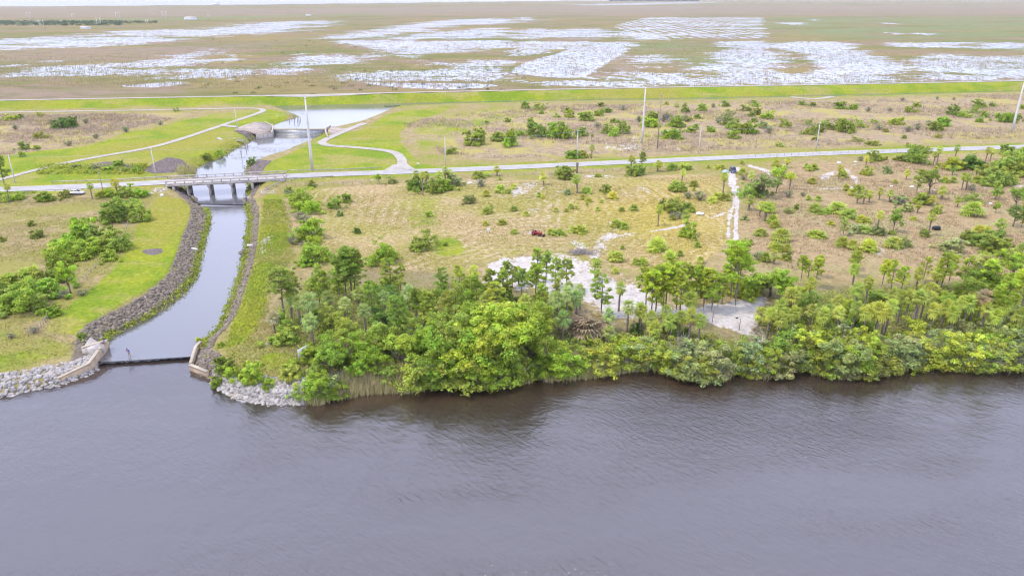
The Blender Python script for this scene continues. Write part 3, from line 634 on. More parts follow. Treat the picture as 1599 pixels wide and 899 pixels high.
HUE = {'bright green': (.39, .52, .06), 'mid green': (.38, .46, .08), 'dark green': (.20, .30, .06), 'yellow green': (.49, .56, .075), 'grey green': (.44, .47, .19), 'golden': (.50, .51, .08), 'olive': (.45, .49, .09), 'blue green': (.38, .46, .15), 'brown': (.44, .34, .21)}
KIND = {'shrub': ('shrub', 'shrub', 'shrub'), 'broadleaf': ('broadleaf_tree', 'broadleaf tree', 'tree'), 'water_bush': ('waterside_bush', 'bush', 'bush'), 'bare_shrub': ('bare_shrub', 'twiggy grey shrub', 'shrub'),
        'pine': ('pine_tree', 'pine', 'tree'), 'palm': ('cabbage_palm', 'fan palm', 'palm'), 'palmetto': ('saw_palmetto', 'palmetto', 'palmetto')}
PL = []          # kind, px, py of the foot, height in pixels, hue, width factor
def P_(kind, hue, pts, ox=0., oy=0., s=1., wf=1.):
    for q in pts:
        PL.append([kind, ox + q[0] / s, oy + q[1] / s, max(5., q[2] / s), (q[3] if len(q) > 3 and isinstance(q[3], str) else hue), (q[-1] if len(q) > 3 and not isinstance(q[-1], str) else wf)])
K4 = 3.995
# the field: palmettos, palms and shrubs
o4 = (700, 240, K4)
P_('palmetto', 'olive', [(190, 150, 50, 1.2), (245, 140, 30, 'golden'), (322, 165, 26), (325, 240, 60, 1.2), (405, 220, 42), (377, 247, 34), (237, 265, 50), (565, 268, 34), (590, 278, 24), (865, 245, 50), (840, 285, 40, 'golden'), (875, 300, 36), (865, 322, 24), (930, 145, 28), (1020, 280, 50, 'golden'), (955, 305, 25), (765, 342, 40), (800, 345, 30), (735, 362, 28), (672, 362, 34), (930, 355, 28), (240, 368, 46), (265, 340, 24), (408, 357, 36), (485, 387, 36), (1083, 360, 30), (1157, 353, 46, 1.2), (340, 435, 36), (232, 443, 32), (410, 497, 36), (635, 500, 44), (665, 510, 48), (700, 503, 44), (815, 490, 56, 1.2), (1050, 455, 56), (1097, 468, 50), (1525, 365, 42), (1535, 540, 36), (1555, 580, 40), (1445, 635, 40), (1570, 680, 50), (1040, 668, 70, 1.1), (1085, 595, 30), (1040, 745, 40, 'golden'), (1170, 690, 52), (1220, 690, 48), (1510, 95, 30), (1535, 205, 46), (1310, 600, 86, 'golden', 1.1), (1380, 660, 70), (1395, 412, 40)], *o4)
P_('palm', 'olive', [(305, 138, 58, 1.2), (595, 195, 78), (805, 245, 112, 'olive', 1.15), (1308, 450, 130, 'golden'), (1485, 440, 82), (1138, 100, 90), (1305, 110, 66, 1.2), (1455, 185, 88), (1165, 105, 55)], *o4)
P_('shrub', 'mid green', [(695, 130, 50), (735, 155, 65, 1.2), (985, 240, 46, .8), (1425, 365, 90, 1.3), (1390, 350, 70), (1470, 350, 60), (1490, 512, 74, 'bright green'), (1150, 135, 58), (1190, 130, 50), (1390, 100, 45), (1465, 95, 42, 'olive', 1.3), (1430, 232, 76), (133, 305, 40, 'dark green'), (745, 255, 30, 'grey green'), (1330, 325, 38, 'dark green', .7)], *o4)
P_('bare_shrub', 'grey green', [(205, 205, 52), (1565, 290, 70), (1495, 280, 50), (1400, 410, 50), (740, 252, 34), (1445, 405, 45)], *o4)
P_('pine', 'mid green', [(1205, 120, 130, 1.0)], *o4)
o5 = (1000, 230, 4.73)
P_('palmetto', 'olive', [(500, 155, 32), (570, 160, 42), (605, 160, 42), (750, 120, 28), (750, 200, 62, 'yellow green'), (525, 410, 54), (575, 380, 60), (620, 390, 62), (955, 480, 90), (975, 560, 80, 'yellow green'), (1000, 590, 60), (1035, 690, 110, 1.2), (885, 650, 66, 1.3), (1000, 760, 80, 'golden'), (1080, 770, 72), (920, 840, 80), (1225, 155, 45), (1280, 165, 55), (1265, 265, 50, 1.4), (1240, 390, 42), (1310, 395, 50), (1290, 480, 76), (1380, 480, 48), (1260, 650, 40), (1330, 655, 52), (1400, 570, 36, 'golden'), (1060, 830, 60), (870, 800, 40, 'golden')], *o5)
P_('palm', 'olive', [(610, 335, 152), (820, 260, 82), (800, 465, 108, 'olive', 1.25), (880, 510, 112), (920, 545, 140, 'yellow green', 1.2), (1100, 310, 124, 'yellow green', 1.2), (1080, 150, 76), (985, 860, 88)], *o5)
P_('broadleaf', 'mid green', [(910, 370, 180, 'grey green', 1.35), (1000, 340, 130)], *o5)
P_('shrub', 'mid green', [(790, 360, 90, 1.2), (870, 350, 80), (1035, 215, 80, 'yellow green', 1.2), (1000, 140, 52, 'yellow green'), (810, 720, 36, .7), (1150, 460, 42, 'bright green', .6), (1095, 485, 42, 'grey green', 1.2), (770, 535, 30, 'grey green'), (1075, 830, 50)], *o5)
P_('bare_shrub', 'grey green', [(1090, 370, 60), (1200, 360, 36), (760, 240, 45), (870, 830, 70)], *o5)
P_('pine', 'yellow green', [(720, 1060, 370, 1.15), (1310, 960, 160), (1240, 970, 130)], *o5)
o6 = (1250, 220, 4.496)
P_('palm', 'olive', [(265, 270, 102, 'golden'), (455, 190, 82, 'golden'), (740, 270, 70, 'golden'), (950, 185, 150), (930, 175, 100), (1080, 140, 115), (1290, 175, 132), (1330, 140, 90), (1400, 190, 120), (1545, 220, 160), (1065, 240, 66, 'dark green'), (1130, 345, 122), (1160, 345, 112), (1230, 250, 80), (440, 445, 104), (395, 440, 90), (480, 432, 82), (550, 415, 84), (620, 430, 88), (820, 505, 72, 'golden'), (530, 650, 160), (895, 665, 162, 'golden'), (1390, 665, 120, 'olive', 1.2), (1100, 465, 72), (920, 460, 76), (1510, 200, 120), (990, 410, 90)], *o6)
P_('palmetto', 'olive', [(290, 250, 62, 'golden'), (665, 295, 30, 'golden'), (1010, 290, 50), (1070, 290, 52), (1240, 290, 60), (320, 350, 55, 'golden'), (360, 380, 60), (100, 490, 66), (180, 510, 52), (260, 505, 95, 1.4), (330, 540, 82), (215, 590, 36, 'golden', 1.4), (430, 570, 62), (450, 645, 66), (790, 555, 32), (115, 670, 52, 1.7), (290, 735, 72, 1.3), (360, 755, 76), (465, 770, 92, 'golden'), (650, 745, 90, 1.3), (1200, 520, 110, 1.3), (1260, 660, 82, 'golden', 1.2), (1510, 300, 46), (620, 900, 66, 1.2), (60, 210, 50), (90, 200, 46)], *o6)
P_('shrub', 'mid green', [(520, 140, 66), (590, 135, 26, 'golden'), (660, 135, 22, 'golden'), (460, 235, 46, 'yellow green', 1.3), (610, 225, 46, 'grey green'), (800, 150, 105, 1.2), (860, 85, 50), (1060, 200, 105, 'yellow green', 1.2), (1180, 195, 112, 'dark green', 1.1), (1460, 225, 150), (1500, 245, 130), (1440, 95, 60), (1330, 310, 82, 1.3), (1410, 305, 90), (850, 440, 92), (950, 505, 52), (740, 490, 62, 'grey green'), (690, 440, 55, 'grey green'), (730, 740, 56, 'grey green'), (1050, 770, 82, 'grey green', 1.4), (1200, 420, 52, 1.6), (1310, 740, 112, 1.2), (1380, 785, 100), (1180, 690, 72), (1210, 720, 46), (540, 655, 70, 'grey green'), (400, 640, 50, 'grey green', 1.5), (1340, 250, 90), (1560, 120, 70), (1230, 190, 80), (700, 140, 40), (870, 670, 44), (640, 655, 32)], *o6)
P_('broadleaf', 'bright green', [(400, 395, 110, 'yellow green'), (900, 370, 170, 'mid green', 1.1), (650, 640, 178, 'bright green', .62), (1370, 505, 88, .7), (1370, 410, 100), (1490, 600, 155, 'dark green', 1.0), (1510, 470, 140, 'mid green'), (1560, 400, 90), (370, 900, 135, 'yellow green', .8)], *o6)
P_('pine', 'mid green', [(810, 385, 185, 1.25), (300, 665, 112, 1.3), (1540, 640, 190), (1565, 560, 170)], *o6)
P_('bare_shrub', 'grey green', [(420, 140, 42), (710, 450, 50), (1420, 210, 60), (1200, 350, 55), (1300, 200, 50)], *o6)
# the scrub beyond the road
o7 = (1000, 130, 5.287)
P_('shrub', 'mid green', [(85, 355, 70, 'bright green', 1.2), (100, 300, 60), (255, 455, 76, 'bright green', 1.2), (290, 355, 82), (410, 405, 48), (450, 380, 42), (580, 402, 48, 'bright green'), (765, 455, 64), (840, 410, 88, 1.1), (900, 415, 80, 'bright green', 1.1), (760, 375, 74, 1.3), (710, 305, 72, 'grey green', 1.3), (690, 345, 44), (1050, 292, 58, 'bright green', 1.3), (1020, 370, 62, 'grey green'), (1190, 362, 58, 1.2), (915, 275, 42), (945, 192, 48), (870, 227, 42, 1.4), (700, 192, 46), (510, 230, 52), (360, 242, 42), (300, 198, 32), (365, 192, 28), (215, 178, 24), (470, 290, 42), (390, 312, 42), (1400, 422, 72, 1.2), (1470, 402, 62), (1385, 342, 44), (1510, 362, 52), (1570, 382, 48), (1335, 182, 42, 1.1), (1420, 192, 42), (935, 320, 42), (1440, 470, 30, 'olive'), (1150, 520, 30, 'olive', 1.6), (960, 260, 50, 'olive')], *o7)
P_('bare_shrub', 'grey green', [(1060, 415, 72), (220, 300, 70), (600, 200, 40), (1000, 360, 60), (260, 330, 60), (640, 330, 60)], *o7)
o8 = (1300, 130, 5.287)
P_('shrub', 'mid green', [(60, 212, 62), (170, 217, 48, 'bright green'), (640, 242, 64), (700, 197, 38, 1.2), (990, 262, 72), (1080, 282, 62), (1210, 202, 62, 1.2), (1175, 248, 54, 1.2), (1315, 192, 38), (1420, 320, 82, 'bright green', 1.2), (1480, 312, 70), (1520, 292, 54), (1255, 282, 48), (900, 352, 92, 'bright green', 1.1), (850, 392, 74), (530, 342, 62, 'yellow green'), (100, 402, 112, 1.1), (210, 362, 74), (340, 332, 34), (440, 402, 34, 'olive'), (590, 457, 24), (200, 482, 42, 'olive', 1.5), (330, 512, 42, 'olive', 1.5), (1570, 212, 34), (1215, 322, 44), (60, 360, 60), (870, 450, 30, 'olive', 1.5), (620, 520, 20, 'olive')], *o8)
P_('bare_shrub', 'grey green', [(290, 237, 44), (575, 148, 34), (620, 402, 62), (700, 385, 60), (790, 350, 50), (380, 385, 50), (470, 235, 38), (860, 135, 30), (1000, 140, 26)], *o8)
o9 = (700, 130, K4)
P_('shrub', 'mid green', [(165, 382, 86, 1.35), (310, 358, 66, 1.2), (385, 392, 80, 'bright green', 1.1), (445, 327, 36), (550, 332, 88, 1.2), (660, 340, 84, 'bright green'), (720, 342, 90, 1.1), (830, 327, 60), (1080, 312, 68, 1.2), (985, 312, 48), (1030, 330, 50, 'bright green'), (855, 232, 56, 1.1), (755, 212, 40), (745, 182, 36), (480, 157, 38), (570, 162, 40, 1.4), (580, 190, 26), (675, 212, 32), (940, 202, 42), (950, 147, 28), (990, 182, 38), (515, 252, 36), (370, 242, 26), (1030, 247, 32), (1395, 342, 56, 'bright green', 1.3), (1510, 307, 42), (1255, 272, 62, 'bright green', 1.1), (1275, 228, 44), (1430, 272, 62), (1480, 182, 32), (1580, 167, 36), (775, 467, 50, 'bright green', 1.2), (840, 462, 52, 'olive'), (240, 250, 22), (20, 440, 40, 'yellow green')], *o9)
P_('broadleaf', 'bright green', [(390, 392, 122, .7)], *o9)
P_('bare_shrub', 'grey green', [(930, 278, 42), (1340, 240, 50), (690, 330, 50), (1090, 170, 40), (1190, 240, 40), (1480, 240, 40)], *o9)
P_('palm', 'olive', [(895, 462, 80)], *o9)
# left of the canal
oa = (0, 120, K4)
P_('shrub', 'mid green', [(70, 272, 42, 1.7), (130, 262, 30), (245, 247, 24), (385, 322, 62, 'dark green', 1.3), (440, 312, 54, 'dark green', 1.3), (255, 382, 44, 'olive', 1.3), (150, 452, 46), (230, 452, 32, 'olive'), (140, 497, 28, 'bright green'), (700, 742, 52, 'bright green', 1.2), (780, 742, 62, 1.3), (880, 742, 52, 'bright green', 1.3), (290, 772, 62, 'bright green', 1.3), (120, 762, 38, 'bright green', 1.3), (30, 775, 70, 'bright green', 1.2), (410, 752, 40, 'olive'), (855, 792, 32), (640, 745, 45, 'olive'), (1100, 215, 26), (1370, 490, 40, 'bright green', 1.3), (1290, 515, 34, 1.2), (740, 560, 34, 'bright green', 1.3), (680, 588, 30, 'bright green', 1.4), (860, 590, 34, 'bright green', 1.3), (560, 580, 26), (470, 570, 28, 'grey green', 1.6), (1575, 550, 45), (890, 570, 30, 'olive', 1.5), (790, 590, 30)], *oa)
P_('palm', 'olive', [(737, 748, 114, 'golden', 1.15), (577, 762, 108), (62, 782, 118, 'golden')], *oa)
P_('pine', 'mid green', [(40, 726, 236, 1.0)], *oa)
P_('bare_shrub', 'grey green', [(600, 575, 34), (790, 345, 40), (600, 385, 34), (430, 430, 40), (320, 300, 40), (540, 290, 40), (1000, 300, 30), (100, 330, 35)], *oa)
ob = (0, 290, 2.5675)
P_('shrub', 'mid green', [(460, 141, 66, 'mid green', 1.1), (500, 107, 56), (555, 139, 56, 1.1), (330, 222, 88, 'bright green'), (380, 230, 60), (430, 250, 62, 1.3), (480, 257, 58), (280, 252, 52, 'bright green', 1.2), (235, 292, 62, 'bright green'), (310, 292, 58, 'bright green', 1.2), (240, 327, 52, 'bright green', 1.2), (440, 297, 46, 'yellow green'), (370, 272, 48, 'bright green'), (40, 407, 52, 1.2), (95, 492, 100, 'bright green', 1.1), (50, 485, 80, 1.1), (140, 492, 62), (195, 442, 76, 'bright green', 1.1), (180, 377, 42), (240, 380, 50), (210, 520, 30, 'bright green', 1.4), (330, 612, 24), (15, 470, 70), (125, 162, 22, .8), (150, 207, 26, 'olive', 1.3), (12, 222, 18), (445, 182, 24, .7), (380, 142, 18, .7)], *ob)
P_('broadleaf', 'bright green', [(285, 432, 124, .9)], *ob)
P_('palmetto', 'golden', [(110, 370, 52, 1.3)], *ob)
P_('bare_shrub', 'grey green', [(45, 610, 25), (140, 590, 30), (30, 480, 55), (75, 488, 55), (330, 440, 30), (260, 450, 35)], *ob)
# between the canal and the field
oc = (400, 230, K4)
P_('shrub', 'mid green', [(205, 282, 40, 'bright green'), (270, 292, 42, 'bright green'), (347, 247, 36), (850, 224, 42, 'grey green'), (290, 375, 96, 'bright green', 1.1), (335, 405, 76, 'bright green', 1.1), (270, 332, 50, 'bright green'), (250, 350, 60), (490, 377, 62, .9), (565, 342, 52, .8), (525, 427, 36, 'dark green', .8), (630, 535, 36, 'dark green', .8), (335, 564, 112, 'bright green', 1.1), (300, 582, 62), (360, 602, 48, 'yellow green'), (370, 705, 104, 'bright green', 1.1), (310, 735, 60, 'bright green', 1.2), (790, 725, 130, 'bright green', .8), (820, 700, 110, 'bright green', .8), (1030, 633, 92, 'mid green', 1.0), (1080, 427, 38, 'olive'), (1125, 592, 32), (1180, 612, 22), (1330, 347, 46, 'grey green'), (1000, 262, 90), (1120, 280, 66), (1180, 265, 66, 'bright green'), (1230, 236, 66, 'grey green'), (1080, 260, 70)], *oc)
P_('broadleaf', 'bright green', [(760, 230, 72, .8)], *oc)
P_('palm', 'olive', [(1040, 300, 150), (1062, 260, 112), (1000, 255, 112), (1145, 252, 104), (1180, 235, 115), (1215, 225, 86)], *oc)
P_('palmetto', 'olive', [(1440, 412, 48), (1465, 378, 24), (1535, 482, 40), (1430, 487, 36), (1065, 530, 30, 'golden')], *oc)
P_('bare_shrub', 'grey green', [(270, 460, 66), (225, 605, 56), (200, 300, 40), (300, 470, 60), (300, 620, 40), (1240, 240, 60)], *oc)
# the wood by the river
P_('pine', 'mid green', [(541, 469, 78, 1.25), (550, 467, 80, 1.2), (556, 466, 72, 1.2), (530, 466, 66, 1.2), (446, 506, 88, 'olive', 1.25), (458, 494, 70, 'olive'), (500, 484, 62), (508, 491, 68), (623, 543, 80, 1.1), (652, 514, 62), (668, 517, 62, 1.1), (612, 462, 58, 1.2), (626, 464, 50), (745, 480, 50, 'yellow green'), (792, 450, 42), (840, 440, 52), (852, 450, 58), (868, 462, 58), (885, 455, 50, 1.2), (939, 495, 66, 'mid green', 1.5), (928, 438, 34, 'yellow green', 1.2), (690, 480, 60), (720, 470, 55, 'yellow green'), (583, 500, 60), (775, 500, 62, 'yellow green', 1.3), (815, 470, 50, 1.2), (712, 506, 66, 1.3), (800, 455, 40, .6)])
P_('pine', 'yellow green', [(1007, 493, 74), (1016, 499, 78), (1022, 498, 80), (1034, 492, 78), (1038, 494, 80), (1055, 492, 80), (1070, 480, 66), (1085, 484, 68), (1098, 486, 66, 1.2), (1110, 488, 60, 1.2), (1045, 470, 60), (1120, 482, 55), (1062, 500, 76), (1092, 470, 50), (1148, 481, 102, 'yellow green', 1.2), (1140, 470, 80), (1272, 449, 48), (1250, 442, 42), (1390, 460, 52), (1333, 432, 40), (1469, 452, 56, 'yellow green', 1.3), (1480, 446, 46), (1557, 513, 78, 1.2), (1535, 470, 64, 1.2), (1575, 465, 70, 1.2), (1590, 495, 80, 1.2), (1440, 440, 40), (1500, 455, 55), (1322, 508, 40), (1376, 452, 46), (1405, 462, 45), (1550, 440, 50)])
P_('palm', 'blue green', [(484, 520, 54, 1.2), (470, 512, 44), (456, 500, 40), (573, 530, 48), (592, 544, 36), (741, 446, 28, 'golden'), (810, 446, 26, 'golden'), (966, 486, 40, 'olive'), (979, 518, 44), (873, 522, 58), (885, 508, 54), (900, 506, 46), (865, 510, 48), (878, 530, 40), (949, 518, 32), (949, 538, 26), (998, 510, 34), (515, 500, 40), (602, 500, 40), (640, 490, 40), (560, 480, 28), (610, 480, 30, 'dark green'), (588, 478, 28, 'dark green'), (490, 540, 44), (540, 510, 40), (888, 478, 34), (905, 490, 40)])
P_('palm', 'olive', [(1075, 506, 44, 1.2), (1075, 536, 48), (1060, 530, 40), (1090, 540, 44), (1197, 530, 44), (1184, 518, 34), (1213, 512, 40), (1230, 503, 46, 1.2), (1245, 500, 30), (1291, 518, 36, 1.2), (1133, 458, 32), (1127, 474, 34), (1365, 532, 54, 1.15), (1381, 524, 50), (1375, 530, 46), (1421, 520, 58), (1426, 520, 60), (1400, 508, 48), (1410, 512, 52), (1445, 500, 38), (1435, 505, 46), (1493, 512, 44), (1502, 515, 48), (1512, 512, 46), (1330, 452, 36, 'mid green'), (1533, 420, 26, 1.2), (1577, 416, 28, 1.2), (1460, 452, 32, 'golden'), (1430, 452, 30, 'golden'), (1000, 520, 40), (1012, 534, 42), (1335, 485, 38), (1350, 478, 40), (1390, 495, 40), (1560, 520, 46, 'mid green'), (1585, 530, 44), (1305, 500, 34), (1262, 478, 40), (1046, 536, 40)])
P_('broadleaf', 'bright green', [(520, 588, 54, 1.1), (516, 570, 48, 1.0), (562, 575, 60, 'bright green', 1.1), (631, 578, 56, 'yellow green', 1.1), (692, 592, 72, 'bright green', 1.0), (708, 584, 80, 'mid green', .9), (735, 590, 84, 'yellow green', 1.0), (768, 588, 90, 'yellow green', .95), (752, 566, 84, 'mid green', .9), (722, 596, 70, 'bright green'), (785, 596, 72, 'mid green'), (790, 575, 105, 'bright green', 1.2), (775, 550, 80, 'yellow green', 1.3), (720, 560, 80, 'mid green'), (660, 560, 60), (825, 560, 80, 'bright green', 1.1), (840, 530, 64), (600, 555, 56, 'mid green'), (540, 545, 50, 'mid green'), (680, 540, 60, 'mid green'), (733, 525, 55), (850, 575, 60, 'mid green'), (650, 535, 50, 'olive'), (520, 520, 44, 'mid green'), (765, 590, 80, 'bright green', 1.3), (1203, 462, 46, 'bright green', 1.5), (1185, 462, 40, 'bright green', 1.4), (1222, 468, 42, 'bright green', 1.3), (1240, 480, 40, 'yellow green'), (1530, 468, 62, 'mid green', 1.2), (1580, 440, 64, 'mid green'), (1505, 480, 50, 'mid green'), (1260, 500, 46, 'mid green'), (1480, 505, 46), (440, 520, 36, 'mid green'), (800, 520, 50), (560, 600, 40), (590, 590, 46, 'bright green')])
P_('palmetto', 'brown', [(914, 518, 34, 1.3), (925, 510, 26), (902, 522, 24)])
P_('palm', 'brown', [(1522, 514, 54, 1.1), (430, 524, 34), (1180, 540, 26)])
for (x0, x1, yb, n, kind, hues, h0, h1) in ((478, 530, 624, 5, 'water_bush', ('bright green',), 22, 34), (640, 700, 606, 5, 'water_bush', ('bright green', 'mid green'), 28, 44), (690, 800, 604, 12, 'water_bush', ('bright green', 'mid green', 'olive'), 30, 50), (820, 990, 588, 10, 'water_bush', ('mid green', 'olive', 'bright green', 'yellow green'), 22, 40), (990, 1100, 582, 14, 'water_bush', ('olive', 'grey green', 'yellow green'), 26, 40)):
    for k in range(n):
        x = x0 + (x1 - x0) * (k + rng.uniform(.1, .9)) / n; sy = np.interp(x, *np.array(SHORE).T); P_(kind, str(rng.choice(hues)), [(x, sy - rng.uniform(4, 15), rng.uniform(h0, h1), float(rng.uniform(.9, 1.25)))])
P_('pine', 'yellow green', [(785, 470, 50, 1.2), (836, 478, 64, 1.2), (870, 486, 50), (845, 492, 48), (765, 474, 52, 1.2)])
P_('palm', 'olive', [(1215, 540, 46), (1235, 528, 44), (1262, 522, 42), (1280, 535, 48), (1302, 528, 44), (1330, 520, 44), (1345, 532, 48), (1450, 525, 46), (1468, 515, 42), (1480, 532, 48), (1530, 520, 44), (1548, 535, 46), (1035, 520, 38), (1020, 545, 38), (700, 500, 40), (760, 500, 38), (820, 505, 40), (845, 520, 42)])
# the mangrove belt along the shore
for row, (dy, h0, h1) in enumerate(((2, 20, 34), (13, 26, 40), (27, 24, 40), (42, 20, 34))):
    for x in np.arange(1085 if row < 3 else 1190, 1640, 24 + 4 * row):
        x += rng.uniform(-9, 9); sy = np.interp(x, *np.array(SHORE).T)
        if 1110 < x < 1190 and row > 1: continue
        P_('water_bush', str(rng.choice(['yellow green', 'olive', 'yellow green', 'grey green', 'grey green', 'mid green'] if row else ['yellow green', 'olive', 'grey green', 'yellow green'])), [(x, sy - dy + rng.uniform(-4, 4), rng.uniform(h0, h1), float(rng.uniform(.9, 1.2)))])
# understorey between the trees
def fill(poly, n, kind, hues, h0, h1, mind):
    poly = np.array(poly, float); lo, hi = poly.min(0), poly.max(0); got = []
    for _ in range(n * 40):
        q = rng.uniform(lo, hi); 
        if sdist(poly, np.array([q[0]]), np.array([q[1]]))[0] > 0 or any(abs(q[0] - g[0]) < mind and abs(q[1] - g[1]) < mind * .45 for g in got): continue
        got.append(q)
        if len(got) >= n: break
    for q in got: P_(kind, str(rng.choice(hues)), [(q[0], q[1], rng.uniform(h0, h1), float(rng.uniform(.9, 1.3)))])
fill([(432, 480), (490, 455), (560, 475), (640, 470), (740, 470), (850, 470), (890, 500), (880, 580), (780, 595), (640, 600), (560, 605), (490, 570), (440, 530)], 44, 'shrub', ['mid green', 'dark green', 'mid green', 'bright green', 'olive'], 12, 25, 18)
fill([(480, 440), (520, 420), (560, 440), (640, 440), (740, 450), (850, 470), (800, 480), (600, 465), (500, 460)], 14, 'shrub', ['yellow green', 'mid green', 'olive'], 10, 18, 16)
fill([(890, 540), (960, 525), (1060, 505), (1120, 530), (1090, 575), (1000, 572), (900, 580)], 20, 'shrub', ['mid green', 'olive', 'yellow green', 'dark green'], 9, 20, 14)
fill([(1210, 480), (1300, 455), (1420, 450), (1600, 440), (1600, 530), (1400, 545), (1220, 530)], 24, 'shrub', ['mid green', 'olive', 'yellow green', 'grey green'], 12, 26, 18)
fill([(1060, 470), (1140, 440), (1190, 450), (1170, 468), (1100, 470)], 5, 'shrub', ['yellow green', 'olive'], 14, 26, 12)
fill([(470, 575), (500, 590), (480, 598), (440, 592), (400, 578)], 3, 'shrub', ['yellow green', 'olive'], 12, 24, 10)
P_('shrub', 'yellow green', [(395, 596, 30, .7), (387, 588, 22, .8), (352, 580, 20, 'mid green'), (362, 586, 16), (340, 602, 12, 'bright green'), (312, 532, 9), (345, 540, 8), (420, 604, 14, 'bright green')])
P_('bare_shrub', 'grey green', [(float(x_), float(np.interp(x_, *np.array(SHORE).T) - rng.uniform(2, 34)), float(rng.uniform(16, 34))) for x_ in np.arange(1060, 1600, 24)])
P_('bare_shrub', 'grey green', [(690, 607, 16), (700, 607, 20), (708, 606, 18), (655, 545, 40), (1078, 592, 30), (1090, 596, 28), (1104, 594, 30), (1120, 590, 26), (1068, 570, 45), (820, 560, 30), (525, 612, 30), (1310, 540, 36), (1530, 570, 36), (1455, 560, 34), (1570, 572, 36)])

# ---- words for each plant
ORD = 'first second third fourth fifth sixth seventh eighth ninth tenth eleventh twelfth thirteenth fourteenth fifteenth sixteenth seventeenth eighteenth nineteenth twentieth twenty-first twenty-second twenty-third twenty-fourth twenty-fifth'.split()
def zone(x, y):
    ry = np.interp(x, _rx, _ry)
    if y < ry - 2:
        if x < 320: return 'in the purplish scrub below the levee' if y < 215 else 'beside the rocky grass bank before the bridge'
        if x < 600: return 'on the canal bank near the spillway'
        for a, s in ((790, 'beyond the road, nearest the spillway pool'), (890, 'beyond the road, left of the short white pole'), (1000, 'beyond the road, just before the tall concrete pole'), (1092, 'beyond the road, by the brown wooden pole'), (1180, 'beyond the road, right of the third white pole'), (1274, 'beyond the road, left of the last white pole'), (1400, 'beyond the road, right of the last white pole')):
            if x < a: return s
        return 'beyond the road, by the leaning end pole'
    if x < 330:
        if y < 320: return 'along the parked silver car lane'
        return 'in the pasture by the old fence' if y < 395 else 'in the lower pasture left of the canal'
    if x < 430 and y > 510: return 'by the loose rocks at the weir'
    if y < 425:
        if x < 500: return 'in the hedge row beside the canal lawn'
        if x < 640: return 'in the open west field' 
        if x < 725 and y < 320: return 'in the palm clump by the road'
        for a, b, s in ((850, 320, 'in the mown field below the road'), (850, 430, 'around the red tractor'), (960, 320, 'near the grey palm stump'), (960, 430, 'beside the tractor and brush pile'), (1060, 330, 'in the straw-coloured mown field'), (1060, 430, 'above the white sand clearing')):
            if x < a and y < b: return s
        if x < 1145: return 'left of the sandy drive' if y < 340 else 'by the sandy wheel tracks'
        if x < 1240: return 'by the blue car' if y < 290 else 'in the row right of the sandy drive'
        for a, b, s in ((1350, 300, 'round the looping sand track'), (1350, 360, 'in the brown field below the sand track'), (1350, 430, 'in the pale sandy patch'), (1470, 290, 'in the roadside thicket'), (1470, 360, 'left of the small black object'), (1470, 430, 'below the small black object'), (1700, 300, 'in the dense corner thicket by the road')):
            if x < a and y < b: return s
        return 'at the edge of the brown field'
    sy = np.interp(x, *np.array(SHORE).T)
    low = y > sy - 22
    for a, s, q in ((560, 'in the wood behind the white sign', 'on the bank by the white rocks'), (650, 'in the wood right of the white sign', 'on the reedy bank'), (735, 'in the middle of the wood', 'at the water below the wood'), (840, 'in the wood below the sand clearing', 'at the water under the biggest tree'), (920, 'in front of the sand clearing', 'at the water below the brown palmettos'), (1000, 'right of the brown palmettos', 'at the water below the sand'), (1070, 'among the thin pines by the sand', 'at the water below the thin pines'), (1160, 'by the sandy hollow', 'at the water by the grey roots'), (1260, 'right of the sandy hollow', 'in the shore belt below the hollow'), (1360, 'in the wood before the palm row', 'in the shore belt before the palm row'), (1450, 'around the palm row', 'in the shore belt under the palm row'), (1530, 'around the dead orange palm', 'in the shore belt under the orange palm')):
        if x < a: return q if low else s
    return 'in the far corner of the wood' if not low else 'in the shore belt at its end'

